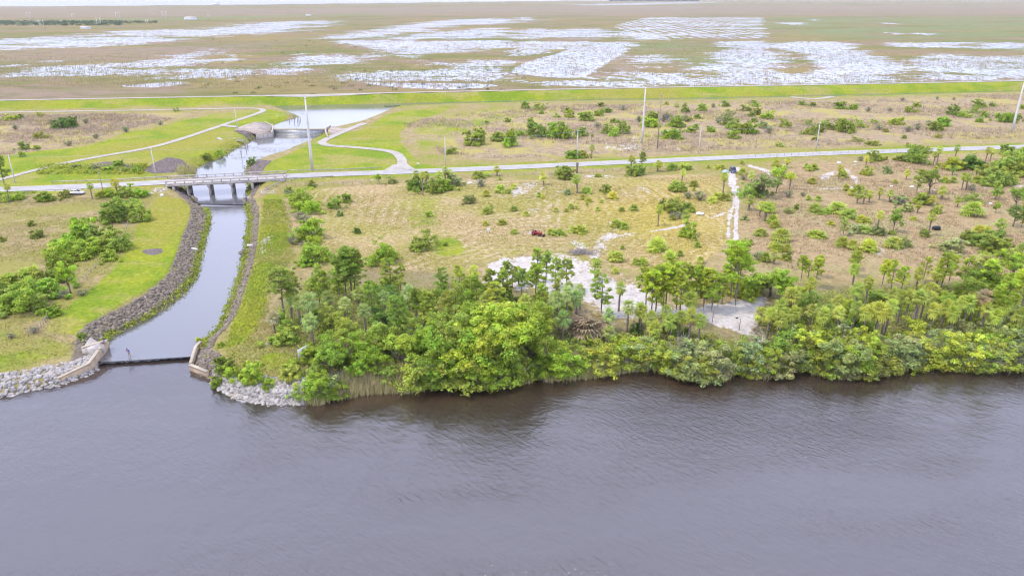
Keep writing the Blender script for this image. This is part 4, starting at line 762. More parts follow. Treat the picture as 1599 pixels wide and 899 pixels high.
def plant_all():
    foot = np.array([(q[1], q[2]) for q in PL]); p, z = ground_at(foot[:, 0], foot[:, 1])
    recs = []
    sizes = {}
    for i, (kind, x, y, hp, hue, wf) in enumerate(PL):
        X, Y, Z = p[i, 0], p[i, 1], z[i]; Z = max(Z, .05)
        bx, by = project(X, Y, Z); k = (CY - (by - hp)) / F; w = Y * (k * CP - SP) / (CP + k * SP); hm = max(.35, w + H - Z)
        recs.append([kind, x, y, hm, hue, wf, X, Y, Z]); sizes.setdefault(kind, []).append(hm)
    terc = {k: np.percentile(v, [33, 67]) for k, v in sizes.items()}
    groups = {}
    for i, r in enumerate(recs):
        kind, x, y, hm, hue, wf = r[:6]; t = terc[kind]; sz = 'small' if hm < t[0] else ('' if hm < t[1] else ('tall' if kind in ('pine', 'palm', 'broadleaf') else 'big'))
        hn = '' if kind == 'bare_shrub' else ('yellowing' if hue == 'golden' else 'brown dead' if hue == 'brown' else hue.replace(' green', '-green') if ' ' in hue else hue)
        base = ' '.join(s for s in (sz, hn, KIND[kind][1], zone(x, y)) if s); groups.setdefault(base, []).append(i)
    lab = {}
    for b, idx in groups.items():
        idx.sort(key=lambda i: recs[i][1])
        for k, i in enumerate(idx): lab[i] = b if len(idx) == 1 else f'{b}, ' + (('leftmost' if k == 0 else 'rightmost' if k == len(idx) - 1 else ORD[k] + ' from left'))
    gname = {'shrub': 'green shrubs of field and scrub', 'broadleaf': 'broadleaf trees', 'water_bush': 'bushes along the shore', 'bare_shrub': 'twiggy grey shrubs', 'pine': 'pines', 'palm': 'fan palms', 'palmetto': 'palmettos'}
    for i, (kind, x, y, hm, hue, wf, X, Y, Z) in enumerate(recs):
        L_ = PROTO[kind]
        if kind == 'palm':       # the trunk of the copy fits the height it has in the photograph
            j = int(np.argmin([abs(h - hm * rng.uniform(.9, 1.1)) for _, h in L_]))
        else: j = int(rng.integers(len(L_)))
        parts, h0 = L_[j]; s = hm / h0
        sx = s * wf
        if kind == 'palm': sx = max(sx, 1.0 if y > 430 else .8) * wf ** .5; s = s * (1.14 if y > 430 else 1.)
        if kind == 'pine': sx = max(sx * min(wf, 1.3) / wf, .6) * 1.05
        if kind == 'shrub': sx = max(.8 * sx, min(sx, 1.6))
        e = empty(('thicket_bush' if kind == 'shrub' and y > 430 and x > 425 else KIND[kind][0]), (X, Y, Z), rng.uniform(0, 6.283)); e.scale = (sx, sx * rng.uniform(.92, 1.08), s)
        tag(e, lab[i], KIND[kind][2], gname[kind])
        col = np.array(HUE[hue]) * rng.uniform(.85, 1.15) * np.array([rng.uniform(.9, 1.12), 1, rng.uniform(.85, 1.15)])
        for o in parts:
            c = o.copy(); COL.objects.link(c); c.parent = e; c.color = (*np.clip(col, 0, 1), 1)
plant_all()

# ------------------------------------------------------------------ cover nobody could count
def scatter(polyw, n, seed=None, keep=None):
    lo, hi = polyw.min(0), polyw.max(0); out = np.empty((0, 2))
    while len(out) < n:
        q = rng.uniform(lo, hi, (n * 2, 2)); q = q[sdist(polyw, q[:, 0], q[:, 1]) < 0]
        if keep is not None: q = q[keep(q)]
        if len(q) == 0: break
        out = np.vstack([out, q])
    return out[:n]

def blades(Q, hmin, hmax, w, lean=.35, per=4, spread=.3):
    n = len(Q); Q = np.repeat(Q, per, 0) + rng.normal(0, spread, (n * per, 2)); z = height(Q[:, 0], Q[:, 1]); h = rng.uniform(hmin, hmax, len(Q)); a = rng.uniform(0, 6.283, len(Q))
    s = np.stack([np.cos(a), np.sin(a), 0 * a], -1) * w; t = np.stack([rng.normal(0, lean, len(Q)) * h, rng.normal(0, lean, len(Q)) * h, h], -1); b = np.c_[Q, z - .05]
    V = np.stack([b - s, b + s, b + t * .7 + s * .7, b + t], 1); return V.reshape(-1, 3)

def blade_mat(name, a, b, c=None):
    t = NT(name); p = t.pos(); n = t.noise(p, .15, 3, .6); m = t.noise(p, 1.6, 2); k = t.mix(t.ss(.35, .65, n), a, b)
    if c: k = t.mix(t.ss(.52, .66, m), k, c)
    return t.done(t.bsdf(k, .9, .1))

def stuff(name, V, mat): return tag(leafmesh(name, V, mat), kind='stuff')
_sw = [wpoly([(630, 195), (700, 178), (800, 167), (1000, 163), (1300, 156), (1800, 142), (1800, 205), (1599, 216), (1300, 228), (1100, 236), (900, 242), (760, 248), (690, 240)], LAND, 0), wpoly([(-200, 184), (0, 180), (150, 178), (290, 176), (270, 186), (200, 200), (145, 222), (60, 236), (0, 242), (-200, 255)], LAND, 0)]
clump = lambda q, s=.05, th=.1: (np.sin(q[:, 0] * s + 2 * np.sin(q[:, 1] * s * 1.7)) + np.sin(q[:, 1] * s * 1.3 + q[:, 0] * s * .6) + rng.normal(0, .5, len(q))) > th
stuff('dry_brush', np.vstack([blades(scatter(_sw[0], 9000, keep=lambda q: clump(q, .06)), .5, 1.3, .09, .4, 6, .55), blades(scatter(_sw[1], 5500, keep=lambda q: clump(q, .06, -.3)), .4, 1.2, .08, .45, 6, .6)]), blade_mat('dry_brush', (.42, .335, .255), (.34, .26, .19), (.44, .37, .18)))
_br = wpoly([(1160, 268), (1300, 256), (1500, 250), (1900, 240), (1900, 420), (1599, 425), (1450, 430), (1250, 425), (1190, 420), (1160, 350)], LAND, 0)
stuff('dead_grass', blades(scatter(_br, 14000, keep=lambda q: clump(q, .09, -.4)), .25, .6, .06, .6, 4, .4), blade_mat('dead_grass', (.33, .25, .16), (.27, .195, .12), (.36, .30, .14)))
_fl = wpoly([(480, 300), (700, 288), (900, 285), (1130, 272), (1138, 372), (1060, 415), (960, 418), (850, 388), (740, 408), (620, 440), (520, 400)], LAND, 0)
stuff('field_grass', blades(scatter(_fl, 16000, keep=lambda q: clump(q, .11, -.2)), .12, .32, .07, .7, 3, .35), blade_mat('field_grass', (.42, .33, .15), (.33, .29, .07), (.24, .25, .05)))
_pa = wpoly([(-250, 330), (0, 312), (240, 308), (228, 325), (205, 380), (160, 440), (90, 500), (125, 540), (0, 575), (-250, 610)], LAND, 0)
stuff('pasture_grass', blades(scatter(_pa, 14000, keep=lambda q: clump(q, .13, -.2)), .12, .34, .06, .7, 4, .4), blade_mat('pasture_grass', (.38, .32, .15), (.32, .29, .09), (.24, .25, .05)))
_cb = wpoly([(412, 310), (440, 310), (455, 350), (460, 400), (432, 440), (420, 480), (470, 560), (470, 600), (400, 590), (350, 555), (350, 530), (380, 460), (402, 380)], LAND, 0)
stuff('bank_grass', blades(scatter(_cb, 6000), .12, .4, .06, .7, 4, .4), blade_mat('bank_grass', (.30, .30, .05), (.2, .26, .03), (.36, .31, .12)))
# reeds on the shore and in the marsh
def along_shore(x0, x1, n, d0, d1):
    x = rng.uniform(x0, x1, n); y = np.interp(x, *np.array(SHORE).T); q = at(x, y, 0.); q[:, 1] += rng.uniform(d0, d1, n); return q
stuff('reeds', np.vstack([blades(along_shore(a, b, n, -.9, 3.2), 1.2, 2.8, .055, .18, 5, .3) for a, b, n in ((484, 512, 130), (530, 660, 1100), (760, 830, 420), (850, 1010, 1500), (1010, 1200, 600), (1200, 1600, 500))] + [blades(ground_at(rng.uniform(278, 306, 160), rng.uniform(262, 273, 160))[0], 1., 2.2, .06, .15, 5, .4)]), blade_mat('reeds', (.52, .45, .22), (.42, .42, .14), (.56, .46, .26)))
_mr = np.vstack([at(rng.uniform(-200, 1800, 9000), rng.uniform(72, 136, 9000), MZ)]); _mr = _mr[clump(_mr, .012, .0)]
stuff('marsh_reeds', blades(_mr, .9, 2.1, .15, .18, 5, 2.4), blade_mat('marsh_reeds', (.42, .33, .20), (.32, .31, .12), (.4, .3, .22)))
# low weeds at the waterline of the canal and under the trees
def weed_cards(Q, zoff, size, n=7, r=.45, hgt=.4):
    z = height(Q[:, 0], Q[:, 1]); C = np.repeat(np.c_[Q, np.maximum(z, .0) + zoff], n, 0) + rng.normal(0, 1, (len(Q) * n, 3)) * [r, r, 0] + np.c_[np.zeros((len(Q) * n, 2)), rng.uniform(0, hgt, len(Q) * n)]
    N = unit(len(C)) + [0, 0, .8]; N /= np.linalg.norm(N, axis=1)[:, None]; return cards(C, N, size * rng.lognormal(0, .3, len(C)))
def bank_pts(poly, n, d0, d1, keep):
    lo, hi = poly.min(0) - 10, poly.max(0) + 10; out = np.empty((0, 2))
    for _ in range(60):
        q = rng.uniform(lo, hi, (20000, 2)); d = sdist(poly, q[:, 0], q[:, 1]); q = q[(d > d0) & (d < d1) & keep(q)]; out = np.vstack([out, q])
        if len(out) > n: break
    return out[:n]
def mid_x(q): return np.interp(q[:, 1], CMID[:, 1], CMID[:, 0])
YW = at(231, 560, ZC)[1]; YB = at(350, 317, ZC)[1]
inrun = lambda q: (q[:, 1] > YW + 3) & (q[:, 1] < YB - 1)
leftb = lambda q: inrun(q) & (q[:, 0] < mid_x(q)); rightb = lambda q: inrun(q) & (q[:, 0] > mid_x(q))
_wd = stuff('bank_weeds', np.vstack([weed_cards(bank_pts(CANAL, 1500, .0, 1.5, inrun), .0, .2), weed_cards(bank_pts(UPPER, 500, .0, 1.6, lambda q: q[:, 1] > YB + 8), .0, .25), weed_cards(ground_at(rng.uniform(60, 225, 420), rng.uniform(258, 272, 420))[0], 0, .3, 7, .6, .7)]), M_LEAF); _wd.color = (.42, .46, .06, 1)
_uw = wpoly([(430, 490), (480, 450), (560, 450), (700, 455), (850, 470), (890, 500), (900, 540), (1000, 520), (1100, 520), (1190, 535), (1215, 480), (1300, 455), (1450, 450), (1700, 440), (1700, 572), (1440, 565), (1230, 570), (1050, 575), (870, 585), (690, 600), (530, 612), (480, 580)], LAND, 0)
_ug = stuff('undergrowth', weed_cards(scatter(_uw, 7500, keep=lambda q: sdist(RIVER, q[:, 0], q[:, 1]) > 1.6), .1, .16, 10, .8, 1.0), M_LEAF); _ug.color = (.36, .40, .08, 1)
# ------------------------------------------------------------------ rocks
_ph = (1 + 5 ** .5) / 2
ICO_V = np.array([(-1, _ph, 0), (1, _ph, 0), (-1, -_ph, 0), (1, -_ph, 0), (0, -1, _ph), (0, 1, _ph), (0, -1, -_ph), (0, 1, -_ph), (_ph, 0, -1), (_ph, 0, 1), (-_ph, 0, -1), (-_ph, 0, 1)]) / 1.9
ICO_F = np.array([(0, 11, 5), (0, 5, 1), (0, 1, 7), (0, 7, 10), (0, 10, 11), (1, 5, 9), (5, 11, 4), (11, 10, 2), (10, 7, 6), (7, 1, 8), (3, 9, 4), (3, 4, 2), (3, 2, 6), (3, 6, 8), (3, 8, 9), (4, 9, 5), (2, 4, 11), (6, 2, 10), (8, 6, 7), (9, 8, 1)])
def rock_mat(name, a, b, c):
    t = NT(name); p = t.pos(); v = t.new('ShaderNodeTexVoronoi'); t.put(v.inputs['Vector'], p); v.inputs['Scale'].default_value = 1.6
    s = t.new('ShaderNodeSeparateXYZ'); t.put(s.inputs[0], v.outputs['Color']); k = t.mix(s.outputs[0], a, b); k = t.mix(t.ss(.55, .7, t.noise(p, .5, 3)), k, c); k = t.mix(.35, k, t.mix(t.noise(p, 6., 3), (.5, .5, .5), (1, 1, 1)), 'MULTIPLY')
    return t.done(t.bsdf(k, .9, .15, t.bump(t.noise(p, 9., 3), .04)))
def rocks(name, Q, s0, s1, mat, sink=.1):
    n = len(Q); z = height(Q[:, 0], Q[:, 1]); S = rng.uniform(s0, s1, (n, 1, 1)) * rng.uniform(.65, 1.25, (n, 1, 3)) * np.array([1, 1, .75])
    V = ICO_V[None] * (1 + rng.normal(0, .17, (n, 12, 1))) * S; a = rng.uniform(0, 6.283, n)[:, None]; c, s = np.cos(a), np.sin(a); t = rng.normal(0, .5, n)[:, None]; ct, st = np.cos(t), np.sin(t)
    x, y, zz = V[..., 0], V[..., 1], V[..., 2]; y, zz = y * ct - zz * st, y * st + zz * ct; x, y = x * c - y * s, x * s + y * c
    V = np.stack([x + Q[:, :1], y + Q[:, 1:], zz + z[:, None] + S[:, :, 2] * .35 - sink], -1)
    Fc = (ICO_F[None] + (np.arange(n) * 12)[:, None, None]).reshape(-1, 3)
    return tag(mesh(name, V.reshape(-1, 3), Fc, mat), kind='stuff')
MR_G = rock_mat('bank_stone', (.28, .235, .185), (.15, .125, .095), (.24, .225, .10)); MR_W = rock_mat('pale_stone', (.46, .43, .395), (.27, .25, .225), (.36, .31, .24)); MR_P = rock_mat('grey_stone', (.24, .20, .19), (.17, .14, .13), (.22, .17, .13))
rocks('riprap', bank_pts(CANAL, 3300, .9, 4.7, leftb), .2, .5, MR_G)
rocks('riprap', bank_pts(CANAL, 1700, .9, 3.0, rightb), .2, .46, MR_G)
rocks('riprap', np.vstack([along_shore(-420, 92, 2100, -1.0, 5.2), scatter(wpoly([(70, 590), (130, 562), (150, 552), (152, 570), (138, 584), (95, 598)], 1., 0), 420)]), .2, .5, MR_W)
rocks('riprap', np.vstack([along_shore(331, 476, 1500, -1.2, 4.6), scatter(wpoly([(332, 585), (345, 576), (372, 592), (440, 606), (474, 606), (474, 626), (400, 622), (350, 606)], 1., 0), 600)]), .2, .5, MR_W)
rocks('riprap', scatter(wpoly([(303, 560), (313, 542), (340, 545), (350, 560), (345, 575), (330, 586), (303, 576)], 2., 0), 650), .15, .36, MR_G)
for p_ in ([(228, 262), (262, 248), (284, 251), (294, 262), (280, 269), (250, 272), (225, 269)], [(380, 271), (382, 258), (402, 251), (424, 252), (411, 262), (407, 271)], [(130, 262), (165, 254), (200, 260), (225, 264), (150, 267)]): rocks('rubble', scatter(wpoly(p_, LAND, 0), 1300), .2, .45, MR_P)
rocks('rubble', scatter(wpoly([(222, 392), (252, 389), (254, 396), (238, 400), (226, 398)], LAND, 0), 420), .1, .25, MR_P)
# stones that break the canal under the bridge, with a gap for the stream
rocks('rubble', scatter(wpoly([(297, 309), (304, 307), (331, 311), (333, 318), (312, 317)], ZU, 0), 120), .25, .55, MR_G, -.75); rocks('rubble', scatter(wpoly([(352, 315), (357, 311), (384, 309), (384, 316), (362, 317)], ZU, 0), 120), .25, .55, MR_G, -.75)
rocks('rubble', scatter(wpoly([(270, 286), (291, 290), (292, 305), (283, 304), (268, 292)], 3.4, 0), 260), .2, .5, MR_P); rocks('rubble', scatter(wpoly([(392, 283), (417, 279), (405, 290), (391, 302)], 3.4, 0), 260), .2, .5, MR_P)

# ------------------------------------------------------------------ concrete works
M_CON = simple('weathered_concrete', (.42, .385, .35), .9, .2, .6, .2, 0, (.25, .215, .18), .02); M_CON2 = simple('stained_concrete', (.42, .32, .22), .9, .25, .5, .2, 0, (.32, .22, .13), .02); M_DARK = simple('wet_concrete', (.30, .30, .28), .35, .3, .8, .5)
M_STEEL = simple('galvanised_steel', (.42, .43, .44), .45, .15, 1., .5, .6); M_WHITE = simple('white_paint', (.78, .77, .75), .6, .08, 1.); M_WOOD = simple('grey_wood', (.30, .255, .21), .9, .25, 1.5); M_BLACK = simple('black_rubber', (.025, .025, .027), .8, .2, 3.)
M_PALE = simple('pole_concrete', (.60, .585, .56), .85, .1, .4)

def wall_run(name, pts, zt, zb, th, mat, parent=None, cap=None):
    """a wall along corner points; zt per point or one height"""
    pts = np.asarray(pts, float); n = len(pts); zt = np.broadcast_to(np.asarray(zt, float), (n,)); d = np.gradient(pts, axis=0); d /= np.linalg.norm(d, axis=1)[:, None]; nr = np.c_[-d[:, 1], d[:, 0]] * th / 2
    m = MB(); m.loft([[(*(pts[i] - nr[i]), zb), (*(pts[i] + nr[i]), zb), (*(pts[i] + nr[i]), zt[i]), (*(pts[i] - nr[i]), zt[i])] for i in range(n)]); o = m.build(name, mat, parent)
    if cap:
        m = MB(); nn = nr * 1.35; m.loft([[(*(pts[i] - nn[i]), zt[i] + .004), (*(pts[i] + nn[i]), zt[i] + .004), (*(pts[i] + nn[i]), zt[i] + .14), (*(pts[i] - nn[i]), zt[i] + .14)] for i in range(n)]); m.build('coping', cap, o)
    return o
M_APR = simple('earthy_concrete', (.37, .315, .27), .9, .25, .3, .2, 0, (.24, .19, .15), .02); M_CAP = simple('pale_coping', (.42, .36, .275), .85, .12, .8)
A0, B0 = at(159, 565, ZR), at(304, 556, ZR); wd = (B0 - A0) / np.linalg.norm(B0 - A0); wn = np.array([-wd[1], wd[0]])
root = tag(empty('weir', (0, 0, 0)), 'low dark concrete weir with a thin spill across the canal mouth', 'weir')
m = MB(); L0 = A0 - wd * 1.0; L1 = B0 + wd * 1.0
m.loft([[(*(q - wn * .25), -1.2), (*(q + wn * .75), -1.2), (*(q + wn * .75), .52), (*(q - wn * .05), .56), (*(q - wn * .25), .1)] for q in (L0, L1)]); m.build('sill', M_DARK, root)
t = NT('foam'); p = t.pos(); fm = t.noise(p, 3., 4, .7); a_ = t.bsdf((.75, .75, .76), .8, .2); b_ = t.new('ShaderNodeBsdfTransparent'); mx = t.new('ShaderNodeMixShader'); t.put(mx.inputs[0], t.ss(.30, .5, fm)); t.t.links.new(b_.outputs[0], mx.inputs[1]); t.t.links.new(a_, mx.inputs[2]); M_FOAM = t.done(mx.outputs[0])
m = MB(); k = 40; ws = rng.uniform(.25, .8, k) * np.linspace(1.3, .5, k); qa = [A0 + (B0 - A0) * i / (k - 1) - wn * .22 for i in range(k)]
m.add([(*q, .04) for q in qa] + [(*(q - wn * w_), .04) for q, w_ in zip(qa, ws)], [(i, i + 1, k + i + 1, k + i) for i in range(k - 1)]); m.build('foam_line', M_FOAM, root)
lw_ = at([92, 141], [598, 580], 0.); c1 = at(160, 556, 2.2); c2 = at(163, 541, 2.2); c3 = at(128, 544, 2.2)
wr = tag(empty('retaining_wall', (0, 0, 0)), 'tan stained concrete wing wall left of the weir, with a pale coping', 'wall')
wall_run('wing', [lw_[0], lw_[1], A0 + wn * .4 - wd * .3], [.9, 1.5, 2.1], -1, .5, M_CON2, wr, M_CAP); wall_run('side_wall', [A0 + wn * .7 - wd * .25, A0 + wn * 4.2 - wd * .1, c3], [2.15, 2.25, 2.3], -1, .45, M_CON2, wr, M_CAP)
wr = tag(empty('retaining_wall', (0, 0, 0)), 'concrete wing wall right of the weir, ending at the pale rocks', 'wall')
r_ = at([298.5, 326], [577.5, 588], 0.); wall_run('wing', [r_[0], r_[1]], [1.0, .9], -1, .5, M_CON2, wr, M_CAP); wall_run('side_wall', [at(313, 534, 1.6), B0 + wd * .3 + wn * .5, r_[0] + wn * .3], [1.7, 1.6, 1.1], -1, .4, M_CON2, wr, M_CAP)
q = at([127, 141, 163, 160], [545, 527, 540, 543], 2.3); m = MB(); zz = [2.2, 2.42, 2.36, 2.25]; m.add([(*a, b) for a, b in zip(q, zz)] + [(*a, b - .9) for a, b in zip(q, zz)], [(0, 1, 2, 3), (0, 4, 5, 1), (1, 5, 6, 2), (2, 6, 7, 3), (3, 7, 4, 0)]); tag(m.build('concrete_slab', M_CON), 'sloping grey concrete slab at the end of the rocky canal bank', 'slab')

# ------------------------------------------------------------------ the bridge
bz = 5.2; ba, bb = at(262, 284, 5.2), at(446, 275, 5.2); bd = bb - ba; BL = np.linalg.norm(bd); bd /= BL; bnv = np.array([-bd[1], bd[0]]); brz = math.atan2(bd[1], bd[0])
br = tag(empty('bridge', (*ba, 0), brz), 'low concrete road bridge on pile piers over the canal', 'bridge')
def zr_(x): return float(np.interp(ba[0] + bd[0] * x, ROAD[:, 0], ROADZ))
m = MB(); zd = bz - .02; m.box((BL / 2, 0, zd - .38), (BL, 8.2, .62), 0, .05); m.build('deck', M_CON, br)
for s in (-1, 1):
    m = MB(); m.box((BL / 2, s * 3.75, zd + .10), (BL, .5, .24), 0, .03); cu = m.build('kerb', M_CON, br)
    m = MB(); m.box((BL / 2, s * 3.78, zd + .93), (BL, .3, .26), 0, .04); rl = m.build('railing', M_CON, br)
    for k in range(int(BL / 2.6) + 1): m = MB(); m.box((.2 + k * (BL - .4) / int(BL / 2.6), s * 3.78, zd + .5), (.34, .26, .6), 0, .03); m.build('post', M_CON, rl)
for pxp in (291, 324, 358.5):
    x = ((at(pxp, 292, 4.3) - ba) @ bd); pr = MB(); pr.box((x, 0, zd - 1.02), (.9, 8.0, .62), 0, .05); po = pr.build('pier_cap', M_CON, br)
    for k in range(5): m = MB(); y = -3.4 + k * 1.7; m.lathe([(.24, -1.), (.24, zd - 1.32)], 10, (x, y, 0)); m.build('pile', M_CON, po)
for x in (((at(279, 288, 4.3) - ba) @ bd) - 1, ((at(390, 283, 4.3) - ba) @ bd) + 1): m = MB(); m.box((x, 0, zd - 2.1), (.7, 8.0, 2.9), 0, .04); m.build('abutment', M_CON, br)
def guardrail(pts, label, step=3.8):
    q = np.asarray(pts, float); p, z = ground_at(q[:, 0], q[:, 1]); w = dense(p, step); z = height(w[:, 0], w[:, 1]); r = tag(empty('guardrail', (*w[0], z[0])), label, 'guardrail', 'steel guardrails of the road'); o = np.r_[w[0], z[0]]
    m = MB(); P3 = np.c_[w, z] - o; d = np.gradient(w, axis=0); d /= np.linalg.norm(d, axis=1)[:, None]; nr = np.c_[-d[:, 1], d[:, 0], 0 * d[:, 0]]
    prof = [(.04, .48), (-.03, .53), (.04, .6), (-.03, .67), (.04, .74), (.06, .74), (.06, .48)]; m.loft([[tuple(P3[i] + nr[i] * a + np.array([0, 0, b])) for a, b in prof] for i in range(len(P3))]); m.build('rail', M_STEEL, r)
    for i in range(len(P3)): m = MB(); m.box(P3[i] + nr[i] * .12 + [0, 0, .3], (.13, .15, .9), 0); m.build('post', M_WOOD, r)
guardrail([(449, 271.5), (520, 268), (596, 264)], 'long steel guardrail beyond the road right of the bridge'); guardrail([(82, 286.5), (160, 284.5), (262, 280)], 'steel guardrail beyond the road left of the bridge')
guardrail([(409, 304), (420, 295), (440, 286), (470, 281), (520, 278)], 'curving steel guardrail by the white gate below the road')
def gate(a, b, label):
    (p0, p1), z = ground_at(np.array([a[0], b[0]]), np.array([a[1], b[1]])); d = p1 - p0; L = np.linalg.norm(d); r = tag(empty('pipe_gate', (*p0, z[0]), math.atan2(d[1], d[0])), label, 'gate', 'white pipe gates')
    for x in (0, L): m = MB(); m.lathe([(.09, -.3), (.09, 1.35), (.04, 1.42)], 8, (x, 0, 0)); m.build('post', M_WHITE, r)
    for zz in (.55, 1.15): m = MB(); m.tube([(.05, 0, zz), (L - .05, 0, zz)], .055, 6); m.build('rail', M_WHITE, r)
    m = MB(); m.tube([(.1, 0, .55), (L * .5, 0, 1.15)], .04, 5); m.build('brace', M_WHITE, r)
gate((409, 305), (428, 303), 'white pipe gate right of the canal under the guardrail'); gate((244, 300), (261, 297), 'white pipe gate left of the canal near the bridge')
m = MB(); g_, z_ = ground_at(253., 306.); m.add((ICO_V * [.7, .5, .5]) + [*g_, z_ + .2], ICO_F); tag(m.build('boulder', M_WHITE), 'white stone on the bank top just left of the bridge', 'boulder')

# ------------------------------------------------------------------ the spillway
sp = tag(empty('spillway', (0, 0, 0)), 'grey gated spillway across the canal with concrete side walls', 'spillway')
ga, gb = at(426, 203.5, 2.6), at(507, 203.5, 2.6); wall_run('gate_panel', [ga, gb], 2.7, -.5, .5, M_STEEL, sp)
m = MB(); gd = (gb - ga) / np.linalg.norm(gb - ga); gm = (ga + gb) / 2; m.box((*gm, 2.95), (np.linalg.norm(gb - ga), .9, .35), math.atan2(gd[1], gd[0]), .04); m.build('top_beam', M_CON, sp)
wall_run('sill', [ga + [0, -1.6], gb + [0, -1.6]], 1.25, -.5, 1.0, M_DARK, sp)
wall_run('wing_wall', [at(400, 211, 3.), at(424, 208, 3.), at(426, 203, 3.), at(426, 197, 3.), at(413, 191, 3.)], [3.15, 3.25, 3.3, 3.3, 3.2], -.5, .5, M_CON, sp, M_CAP); wall_run('wing_wall', [at(512, 214, 3.2), at(508, 204, 3.2), at(509, 200, 3.2), at(516, 196.5, 3.2)], [3.25, 3.3, 3.3, 3.25], -.5, .5, M_CON, sp, M_CAP)
def slab(name, pts, z, th, mat, label, cat):
    q = at(*np.array(pts, float).T, z if np.isscalar(z) else np.array(z)); zz = np.broadcast_to(np.asarray(z, float), (len(q),)); m = MB(); n = len(q)
    m.add([(*a, b) for a, b in zip(q, zz)] + [(*a, b - th) for a, b in zip(q, zz)], [tuple(range(n))] + [(i, n + i, n + (i + 1) % n, (i + 1) % n) for i in range(n)]); return tag(m.build(name, mat), label, cat)
slab('concrete_apron', [(366, 202.5), (378, 196.5), (398, 190.5), (410, 191), (423, 197), (423, 204), (403, 209.5), (384, 204)], 3.15, .5, M_APR, 'broad pale concrete apron left of the spillway gate', 'apron')
slab('concrete_apron', [(512, 204), (518, 197.5), (552, 195), (566, 193), (540, 202), (516, 210)], 3.2, .5, M_APR, 'narrow reddish concrete apron right of the spillway gate', 'apron')
_rq = np.vstack([scatter(wpoly([(366, 204), (380, 203), (402, 210), (388, 214)], LAND, 0), 500)]); rocks('rubble', _rq, .15, .4, MR_P, -.1)
def pier(a, b, c, label):
    pa, pb, pc = at(a[0], a[1], 3.2), at(b[0], b[1], 2.6), at(c[0], c[1], 2.5); r = tag(empty('dock', (0, 0, 0)), label, 'dock', 'small grey docks')
    wall_run('ramp', [pa, pb], [3.3, 2.75], 2.4, 1.3, M_STEEL, r); wall_run('walkway', [pb + (pc - pb) * .01, pc], 2.75, 2.55, 1.3, M_STEEL, r)
    for s in (-1, 1):
        d = (pc - pb) / np.linalg.norm(pc - pb); nr = np.array([-d[1], d[0]]) * .62 * s; m = MB(); m.tube([(*(pb + nr), 3.7), (*(pc + nr), 3.7)], .04, 5)
        for f in np.linspace(0, 1, 5): q = pb + (pc - pb) * f + nr; m.tube([(*q, 2.7), (*q, 3.7)], .035, 5)
        m.build('handrail', M_STEEL, r)
    for f in (.55, 1.):
        for s in (-1, 1): q = pb + (pc - pb) * f; m = MB(); m.lathe([(.13, -.6), (.13, 2.9)], 8, (*(q + np.array([0, .62 * s])), 0)); m.build('pile', M_WOOD, r)
pier((340, 215.5), (351, 220), (382, 220), 'grey metal dock reaching into the lower canal below the spillway'); pier((433, 181.5), (436, 182), (460, 181), 'short grey dock in the pool above the spillway')
for k, (x, y, hh, lb) in enumerate([(452, 191, 2.6, 'foremost mooring post alone left of the pool cluster'), (460, 191.5, 3.6, 'mooring post at the near left of the pool cluster'), (465, 191, 4.2, 'tallest mooring post in the pool cluster'), (467, 189.5, 3.8, 'rear mooring post of the pool cluster'), (469, 188, 2.8, 'outermost mooring post of the pool cluster'), (384, 231, 3.0, 'mooring post off the end of the lower dock'), (386, 226, 2.6, 'second mooring post beside the lower dock')]):
    q = at(x, y, 1.5); m = MB(); m.lathe([(.16, -1), (.17, 1.6), (.15, 1.8 + hh * .6), (.05, 1.88 + hh * .6)], 8, (*q, 0)); tag(m.build('mooring_post', M_WOOD), lb, 'post', 'mooring posts')
def channel_post(x, y, label):
    q = at(x, y, ZU); r = tag(empty('gauge_post', (*q, 0)), label, 'post'); m = MB(); m.lathe([(.07, -1), (.06, 4.6)], 7); m.build('pole', M_BLACK, r); m = MB(); m.box((0, -.08, 4.1), (.5, .06, .7), 0, .02); m.build('panel', M_STEEL, r)
channel_post(378, 249, 'thin dark gauge post standing in the upper canal'); channel_post(296, 272, 'thin dark post by the orange reeds')
# water plants floating on the upper canal
def pads(poly, n, z, keep=None):
    Q = scatter(poly, n, keep=keep); V = []; a0 = np.arange(6) / 6 * 6.283
    for q in Q: r = rng.uniform(.12, .32); V.append(np.c_[q[0] + r * 1.5 * np.cos(a0), q[1] + r * np.sin(a0), np.full(6, z + .012)])
    i = np.arange(len(Q))[:, None] * 6; return np.vstack(V), np.vstack([i + [0, 1, 2, 3], i + [0, 3, 4, 5]])
M_PAD = simple('water_lily', (.22, .22, .12), .7, .4, .8)
V, Fc = pads(UPPER, 650, ZU, lambda q: (project(q[:, 0], q[:, 1], ZU)[1] < 250) & clump(q, .25, .0)); tag(mesh('floating_weed', V, Fc, M_PAD), kind='stuff')
V, Fc = pads(POOLW, 160, ZP, lambda q: clump(q, .1, .9)); tag(mesh('floating_weed', V, Fc, M_PAD), kind='stuff')
_wc2 = at([378, 381, 383, 380, 372], [405, 402, 398, 396, 399], ZC); rocks('rubble', scatter(_wc2, 30), .15, .3, MR_G, -1.25)

